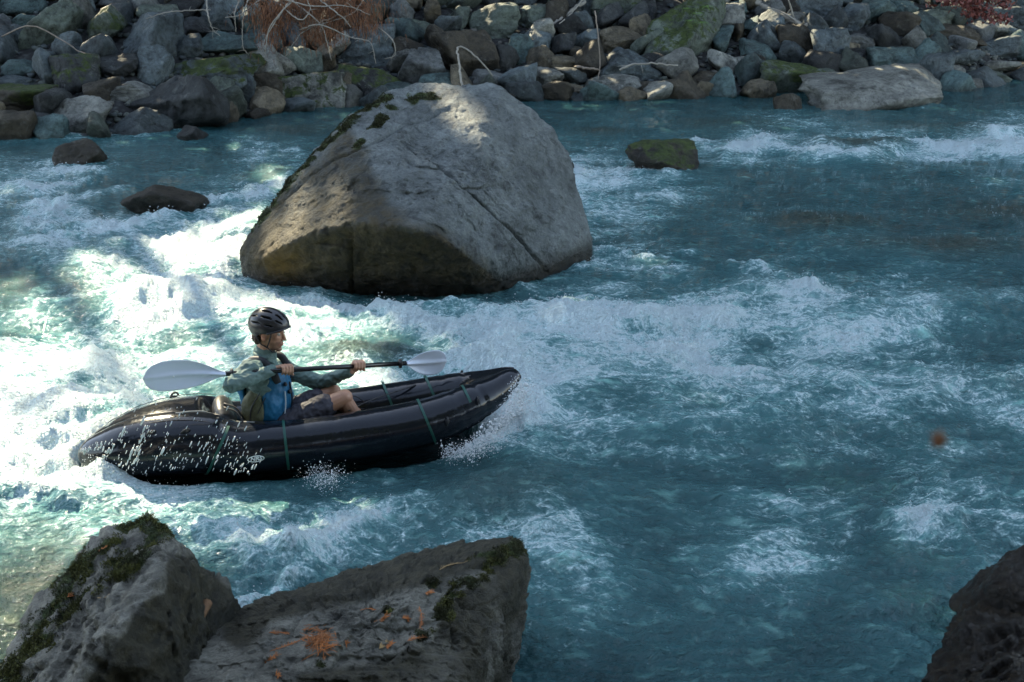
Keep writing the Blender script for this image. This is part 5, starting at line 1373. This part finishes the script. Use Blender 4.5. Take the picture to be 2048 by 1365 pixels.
    red = near * (np.exp(-((hl[:, 2] + .065) / .007) ** 2) * (hl[:, 0] > .078) + .6 * np.exp(-(np.linalg.norm(hl - [.108, 0, -.03], axis=1) / .02) ** 2) + .5 * np.exp(-(np.linalg.norm(hl - [.06, -.045, -.02], axis=1) / .022) ** 2) + .6 * (hl[:, 1] ** 2 > .0064) * (hl[:, 0] < .02))
    attr(me, 'beard', np.clip(beard * .8 + brow * 1.2, 0, 1)); attr(me, 'red', np.clip(red, 0, 1))
    link('body', me, skin.m, O)
    wh = simple('eye_white', (.62, .58, .54), .25); ir = simple('iris', (.03, .022, .015), .15)
    for s in (-1, 1):
        bm = bmesh.new(); ell(bm, h(.0775, s * .031, .005), (.0118,) * 3, sub=3); e = link('eye', mesh_from('eye', bm), wh, O)
        bm = bmesh.new(); ell(bm, h(.0870, s * .0325, .004), (.0042, .0055, .0055), Rm, sub=2); link('iris', mesh_from('iris', bm), ir, e)
    # ---- helmet
    shell = NT('helmet_shell'); g = shell.n('ShaderNodeTexCoord').outputs['Object']
    shell.bsdf(shell.mix(shell.noise(g, 6, 3, .5), (.016, .015, .018), (.030, .028, .030)), .28)
    na, nb = 150, 90; V = []; ids = {}; Fc = []
    def hs(al, be, gr=1.0):
        x = math.sin(al); y = math.cos(al) * math.sin(be); z = math.cos(al) * math.cos(be)
        lobes = 1 + .018 * math.cos(be * 6.5) * max(0, z) + .02 * max(0, -x)
        return v([-.006 + .134 * x * gr * lobes, .108 * y * gr * lobes, .046 + .112 * z * gr * lobes])
    def zlow(x): return np.interp(x, [-.15, -.11, -.06, -.02, .03, .08, .14], [-.055, -.060, -.030, .004, .012, .030, .052])
    def vent(al, be):
        ab = abs(be)
        for (b0, w0, segs) in ((0.0, .075, ((-.85, -.30), (-.12, .38), (.55, 1.0))), (.42, .085, ((-1.0, -.45), (-.28, .30), (.45, .95))), (.86, .085, ((-.9, -.35), (-.18, .42), (.56, 1.0))), (1.30, .06, ((-.7, -.1), (.1, .6)))):
            bb = b0 + .10 * al
            for a0, a1 in segs:
                m_ = (a0 + a1) / 2; q = ((al - m_) / ((a1 - a0) / 2)) ** 2 + ((ab - bb) / w0) ** 2
                if q < 1: return True
        return False
    As = np.linspace(-PI / 2 + .02, PI / 2 - .02, na); Bs = np.linspace(-2.3, 2.3, nb)
    for i, al in enumerate(As):
        for j, be in enumerate(Bs):
            p = hs(al, be); ids[i, j] = (len(V), p[2] > zlow(p[0])); V.append(h(*p))
    for i in range(na - 1):
        for j in range(nb - 1):
            q = [ids[i, j], ids[i + 1, j], ids[i + 1, j + 1], ids[i, j + 1]]
            if all(x[1] for x in q) and not vent((As[i] + As[i + 1]) / 2, (Bs[j] + Bs[j + 1]) / 2): Fc.append([x[0] for x in q])
    me = mesh_np('helmet', V, Fc); hm = link('helmet', me, shell.m, O)
    so_ = hm.modifiers.new('s', 'SOLIDIFY'); so_.thickness = .014; so_.offset = -1; 
    bm = bmesh.new(); c0 = h(-.006, 0, .046); vs = ell(bm, c0, (.119 * S, .094 * S, .098 * S), Rm, 4)
    bmesh.ops.delete(bm, geom=[x for x in bm.verts if (Rn.T @ (v(x.co[:]) - HC) / S)[2] < zlow((Rn.T @ (v(x.co[:]) - HC) / S)[0]) + .004], context='VERTS')
    link('helmet_liner', mesh_from('helmet_liner', bm), simple('foam_black', (.006, .006, .007), .9), hm)
    bm = bmesh.new(); P = [h(x, s_ * .108 * math.sqrt(max(.02, 1 - ((x + .006) / .137) ** 2)), zlow(x) + .004) for s_, xs_ in ((-1, np.linspace(.03, .128, 12)), (1, np.linspace(.128, .03, 12))) for x in xs_]
    sweep(bm, P, .0065, 8); link('brim', mesh_from('brim', bm), shell.m, hm)
    strap = simple('strap_black', (.008, .008, .009), .6)
    bm = bmesh.new()
    for s in (-1, 1):
        J = h(.022, s * .070, -.082)
        for pts in ([h(.050, s * .082, .018), h(.040, s * .078, -.03), J], [h(-.045, s * .088, -.015), h(-.020, s * .082, -.060), J], [J, h(.048, s * .048, -.112), h(.052, 0, -.126)]):
            sweep(bm, spline(v(pts), 12), .0048, 6)
        ell(bm, J, (.009, .005, .007), sub=2)
    link('chin_strap', mesh_from('chin_strap', bm), strap, hm)
    # hair at the nape
    bm = bmesh.new(); el(bm, (-.078, 0, -.042), (.030, .062, .036)); el(bm, (-.050, -.066, -.045), (.022, .014, .030), 2); el(bm, (-.050, .066, -.045), (.022, .014, .030), 2)
    link('hair', remeshed('hair', bm, .004, 1, lambda c_, n_: c_ + n_ * (.007 * ridged(c_ * 55, 2, 3) - .003)[:, None]), simple('brown_hair', (.045, .026, .014), .7, vary=.5), O)
    # ---- shirt
    bm = bmesh.new(); torso(bm, .004)
    for sh, elb, wr in ((SN, EN, WN), (SF, EF, WF)):
        wr = wr - (wr - elb) * .06
        ell(bm, sh, (.072, .070, .070)); chain(bm, [(*(sh + (T(0, 0, .40) - sh) * .4), .075), (*sh, .066), (*(sh + (elb - sh) * .5), .057), (*elb, .050), (*(elb + (wr - elb) * .35), .048), (*wr, .033)])
    chain(bm, [(*(N0 - u * .03), .082), (*(N0 + u * .016 - cf * .006), .073)])
    def wr1(co, nn):
        w_ = .007 * ridged(co * v([11, 11, 20]), 2, 5) * 1.1 + .005 * fbm(co * 26, 2, 6)
        return co + nn * (w_ - .003)[:, None]
    shirt = simple('sage_shirt', (.105, .165, .150), .75, 220, .3, .001, vary=.18)
    link('shirt', remeshed('shirt', bm, .006, 2, wr1), shirt, O)
    # ---- shorts
    bm = bmesh.new(); loft(bm, [(0, 0, -.09, .12, .17), (0, 0, 0, .14, .188), (.01, 0, .05, .137, .185)])
    for hp_, kn in ((HPN, KN), (HPF, KF)):
        e = hp_ + (kn - hp_) * .74; chain(bm, [(*hp_, .100), (*(hp_ + (kn - hp_) * .4), .094), (*e, .084)])
    def wr2(co, nn): return co + nn * (.009 * ridged(co * v([16, 12, 16]), 2, 8) * .8 - .002)[:, None]
    link('shorts', remeshed('shorts', bm, .006, 2, wr2), simple('charcoal_shorts', (.040, .038, .050), .7, 200, .3, .001, vary=.25), O)
    # ---- life vest
    VE = empty('life_vest'); VE.parent = O
    blue = simple('vest_blue', (.006, .115, .235), .55, 60, .35, .003, vary=.25); olive = simple('vest_lining', (.085, .088, .045), .7, 60, .4, .003, vary=.3); dark = simple('vest_dark', (.012, .014, .018), .6)
    def puff(co, nn): return co + nn * (.006 * fbm(co * 16, 3, 12) + .004 * ridged(co * 9, 2, 14))[:, None]
    def half(rows, name, m):
        bm = bmesh.new(); seg = 16; rings = []
        for (sgn, c_, a0, th, wb, bend) in rows:
            o_, i_ = [], []
            for t_ in np.linspace(-1, 1, seg):
                bb = wb * t_; ed = math.sqrt(max(0, 1 - abs(t_) ** 6)); ai = a0 - bend * t_ * t_
                i_.append(T(sgn * ai, bb, c_ * k)); o_.append(T(sgn * (ai + th * (.35 + .65 * ed)), bb, c_ * k))
            rings.append([bm.verts.new(p) for p in o_ + i_[::-1]])
        n_ = len(rings[0])
        for i in range(len(rings) - 1):
            for j in range(n_): bm.faces.new((rings[i][j], rings[i][(j + 1) % n_], rings[i + 1][(j + 1) % n_], rings[i + 1][j]))
        bm.faces.new(rings[0][::-1]); bm.faces.new(rings[-1])
        return link(name, remeshed(name, bm, .006, 4, puff), m, VE)
    fr = half([(1, .06, .105, .050, .130, .035), (1, .14, .110, .062, .156, .046), (1, .24, .112, .066, .160, .046), (1, .31, .112, .062, .128, .036), (1, .37, .105, .056, .115, .026), (1, .44, .090, .046, .105, .02)], 'front_panel', blue)
    half([(-1, .10, .105, .030, .14, .04), (-1, .22, .105, .045, .15, .04), (-1, .33, .110, .075, .170, .036), (-1, .42, .100, .075, .17, .03), (-1, .485, .070, .060, .14, .02)], 'back_panel', blue)
    for sg in (1, -1):
        bm = bmesh.new(); ell(bm, T(.005, sg * .163, .17 * k), (.085, .035, .14), Matrix(((cf[0], rt[0], u[0]), (cf[1], rt[1], u[1]), (cf[2], rt[2], u[2]))))
        link('side_panel', remeshed('side_panel', bm, .006, 3, puff), olive, VE)
    for sg in (1, -1):
        bm = bmesh.new(); C = spline(v([T(.150, sg * .085, .36 * k), T(.125, sg * .100, .43 * k), T(.05, sg * .110, .505 * k), T(-.05, sg * .105, .50 * k), T(-.12, sg * .09, .42 * k)]), 22)
        sweep(bm, C, .026, 10, squash=.42); link('shoulder_strap', mesh_from('shoulder_strap', bm), dark, VE)
    def webb(pts, name, r=.011, m=dark, sq=.4):
        bm = bmesh.new(); sweep(bm, spline(v(pts), 20), r, 8, squash=sq); return link(name, mesh_from(name, bm), m, VE)
    webb([T(.130, -.12, .10 * k), T(.180, 0, .095 * k), T(.150, .115, .10 * k), T(.05, .190, .10 * k), T(-.08, .17, .11 * k)], 'waist_strap', .012)
    webb([T(.07, .185, .30 * k), T(.02, .200, .20 * k), T(.00, .195, .08 * k)], 'side_strap', .010)
    webb([T(.10, .16, .27 * k), T(.06, .19, .16 * k)], 'side_strap', .008)
    webb([T(.186, .048, .30 * k), T(.190, .046, .20 * k), T(.180, .052, .10 * k)], 'reflective_piping', .0045, simple('piping_white', (.55, .6, .62), .4), 1)
    webb([T(.175, -.03, .35 * k), T(.196, -.03, .22 * k), T(.178, -.03, .08 * k)], 'zip', .006)
    for (a_, b_, c_) in ((.178, .03, .345), (.188, -.01, .285), (.192, .015, .10)):
        bm = bmesh.new(); ell(bm, T(a_, b_, c_ * k), (.012, .024, .015)); link('buckle', mesh_from('buckle', bm), dark, VE)
    # life jacket collar cloth round the neck
    bm = bmesh.new(); C = [N0 + u * .005 + (cf * math.cos(t_) * .066 + rt * math.sin(t_) * .072) - u * .015 * math.cos(t_) for t_ in np.linspace(0, 2 * PI, 25)]
    sweep(bm, C, .014, 8); link('collar', mesh_from('collar', bm), shirt, O)
    print('N0', N0, 'SN', SN, 'EN', EN, 'WN', WN, 'torso len', LT, 'KN', KN, 'upper arm', np.linalg.norm(EN - SN), 'fore', np.linalg.norm(WN - EN), 'far', np.linalg.norm(EF - SF), np.linalg.norm(WF - EF), 'thigh', np.linalg.norm(KN - HPN))
    return O
# ------------------------------------------------------------------ spray
def droplets(name, P, R_, mat, label, sub=1, stretch=None):
    V0, F0 = ico(sub + 1 if sub > 1 else 1)
    n = len(P); V = V0[None] * R_[:, None, None]
    if stretch is not None:
        dv, amt = stretch; V = V + (V @ dv)[..., None] * dv * amt[:, None, None]
    V = (V + P[:, None, :]).reshape(-1, 3); Fc = (F0[None] + (np.arange(n) * len(V0))[:, None, None]).reshape(-1, 3)
    o = link(name, mesh_np(name, V, Fc), mat); tag(o, label, 'spray', kind='stuff'); return o
def spray(Vw, Fw, Hw):
    rs = np.random.RandomState(21)
    t = NT('white_spray'); b = t.bsdf((.86, .90, .92), .25); b.inputs['Transmission Weight'].default_value = .25; b.inputs['IOR'].default_value = 1.33
    # flung off the stern
    P = []; R_ = []
    def arc(p0, p1, n, spread, r):
        for _ in range(n):
            s = rs.rand(); q = p0 + (p1 - p0) * s + rs.normal(size=3) * spread * np.array([1, .5, 1]); P.append(q); R_.append(r * rs.uniform(.4, 1.3))
    L = lambda px, py, Y: D(px, py, Y)
    def bx(x0, y0, x1, y1, Y, n, r, pw=1.0):
        for _ in range(n):
            a = rs.rand() ** 1; b_ = rs.rand() ** pw
            P.append(L(x0 + (x1 - x0) * a, y1 + (y0 - y1) * (1 - b_) if pw != 1 else y0 + (y1 - y0) * b_, Y + rs.normal() * .05)); R_.append(r * rs.uniform(.4, 1.3))
    for k in range(190):
        px = rs.uniform(205, 520); h_ = abs(rs.normal()) * (38 if px < 440 else 20); py = 945 - h_
        P.append(L(px, py, 6.68 + rs.normal() * .04)); R_.append(.0026 * rs.lognormal(0, .5))
    for k in range(70):
        P.append(L(rs.normal(330, 60), rs.normal(840, 34), 6.66 + rs.normal() * .05)); R_.append(.0024 * rs.lognormal(0, .45))
    for k in range(70):
        P.append(L(rs.normal(450, 40), rs.normal(890, 26), 6.72 + rs.normal() * .05)); R_.append(.0024 * rs.lognormal(0, .45))
    for (a, b_) in (((195, 930), (262, 850)), ((245, 940), (300, 860)), ((270, 930), (290, 855)), ((165, 905), (205, 890))):
        for k in range(34):
            s = rs.rand(); P.append(L(a[0] + (b_[0] - a[0]) * s + rs.normal() * 3, a[1] + (b_[1] - a[1]) * s + rs.normal() * 3, 6.66)); R_.append(.0030 * rs.lognormal(0, .4))
    dv = np.array([.45, 0, .89])
    droplets('stern_spray', np.array(P), np.array(R_), t.m, 'white droplets flung up against the dark stern of the boat', 1, (dv, rs.uniform(.5, 5.0, len(P)) ))
    # bow splash
    P = []; R_ = []
    pl = [(1035, 762), (1022, 800), (1000, 835), (965, 868), (930, 895), (880, 905)]
    for k in range(6500):
        s = rs.rand() * (len(pl) - 1); i = int(s); w_ = s - i; a = pl[i][0] * (1 - w_) + pl[i + 1][0] * w_; b_ = pl[i][1] * (1 - w_) + pl[i + 1][1] * w_
        e = abs(rs.normal()) * 20; P.append(L(a + e * .8 + rs.normal() * 6, b_ + e * .35 + rs.normal() * 9, 7.05 + rs.normal() * .12)); R_.append(.0019 * rs.lognormal(0, .6))
    for k in range(900):
        P.append(L(rs.normal(650, 22), rs.normal(955, 13), 6.62 + rs.normal() * .06)); R_.append(.0018 * rs.lognormal(0, .5))
    droplets('bow_splash', np.array(P), np.array(R_), t.m, 'white splash where the bow of the boat cuts into the wave', 1)
    # fine spray over the strongest white water
    px, py = proj(Vw)
    ok = (px > -50) & (px < 2100) & (py > 150) & (py < 1365)
    pr = np.where(ok, np.clip(Fw - .52, 0, 1) ** 1.3, 0); pr = pr / pr.sum()
    idx = rs.choice(len(Vw), 9000, p=pr)
    j = Vw[idx] + rs.normal(size=(9000, 3)) * np.array([.03, .03, .0]); j[:, 2] += np.abs(rs.normal(size=9000)) * .028 + .004
    dist = np.linalg.norm(j - CC, axis=1)
    droplets('river_spray', j, rs.uniform(.25, 1.0, 9000) * .00055 * dist, t.m, 'fine white spray leaping off the rapids', 1)
# ------------------------------------------------------------------ build
rock_mats()
bank()
big_boulder(); fl_ob, _, _ = fg_left(); fm_ob, _, _ = fg_mid(); fg_right()
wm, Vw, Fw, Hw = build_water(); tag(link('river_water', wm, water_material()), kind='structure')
raft(); paddle(); person()
litter(fm_ob, fl_ob); bank_plants(); spray(Vw, Fw, Hw); near_shore(); forest()
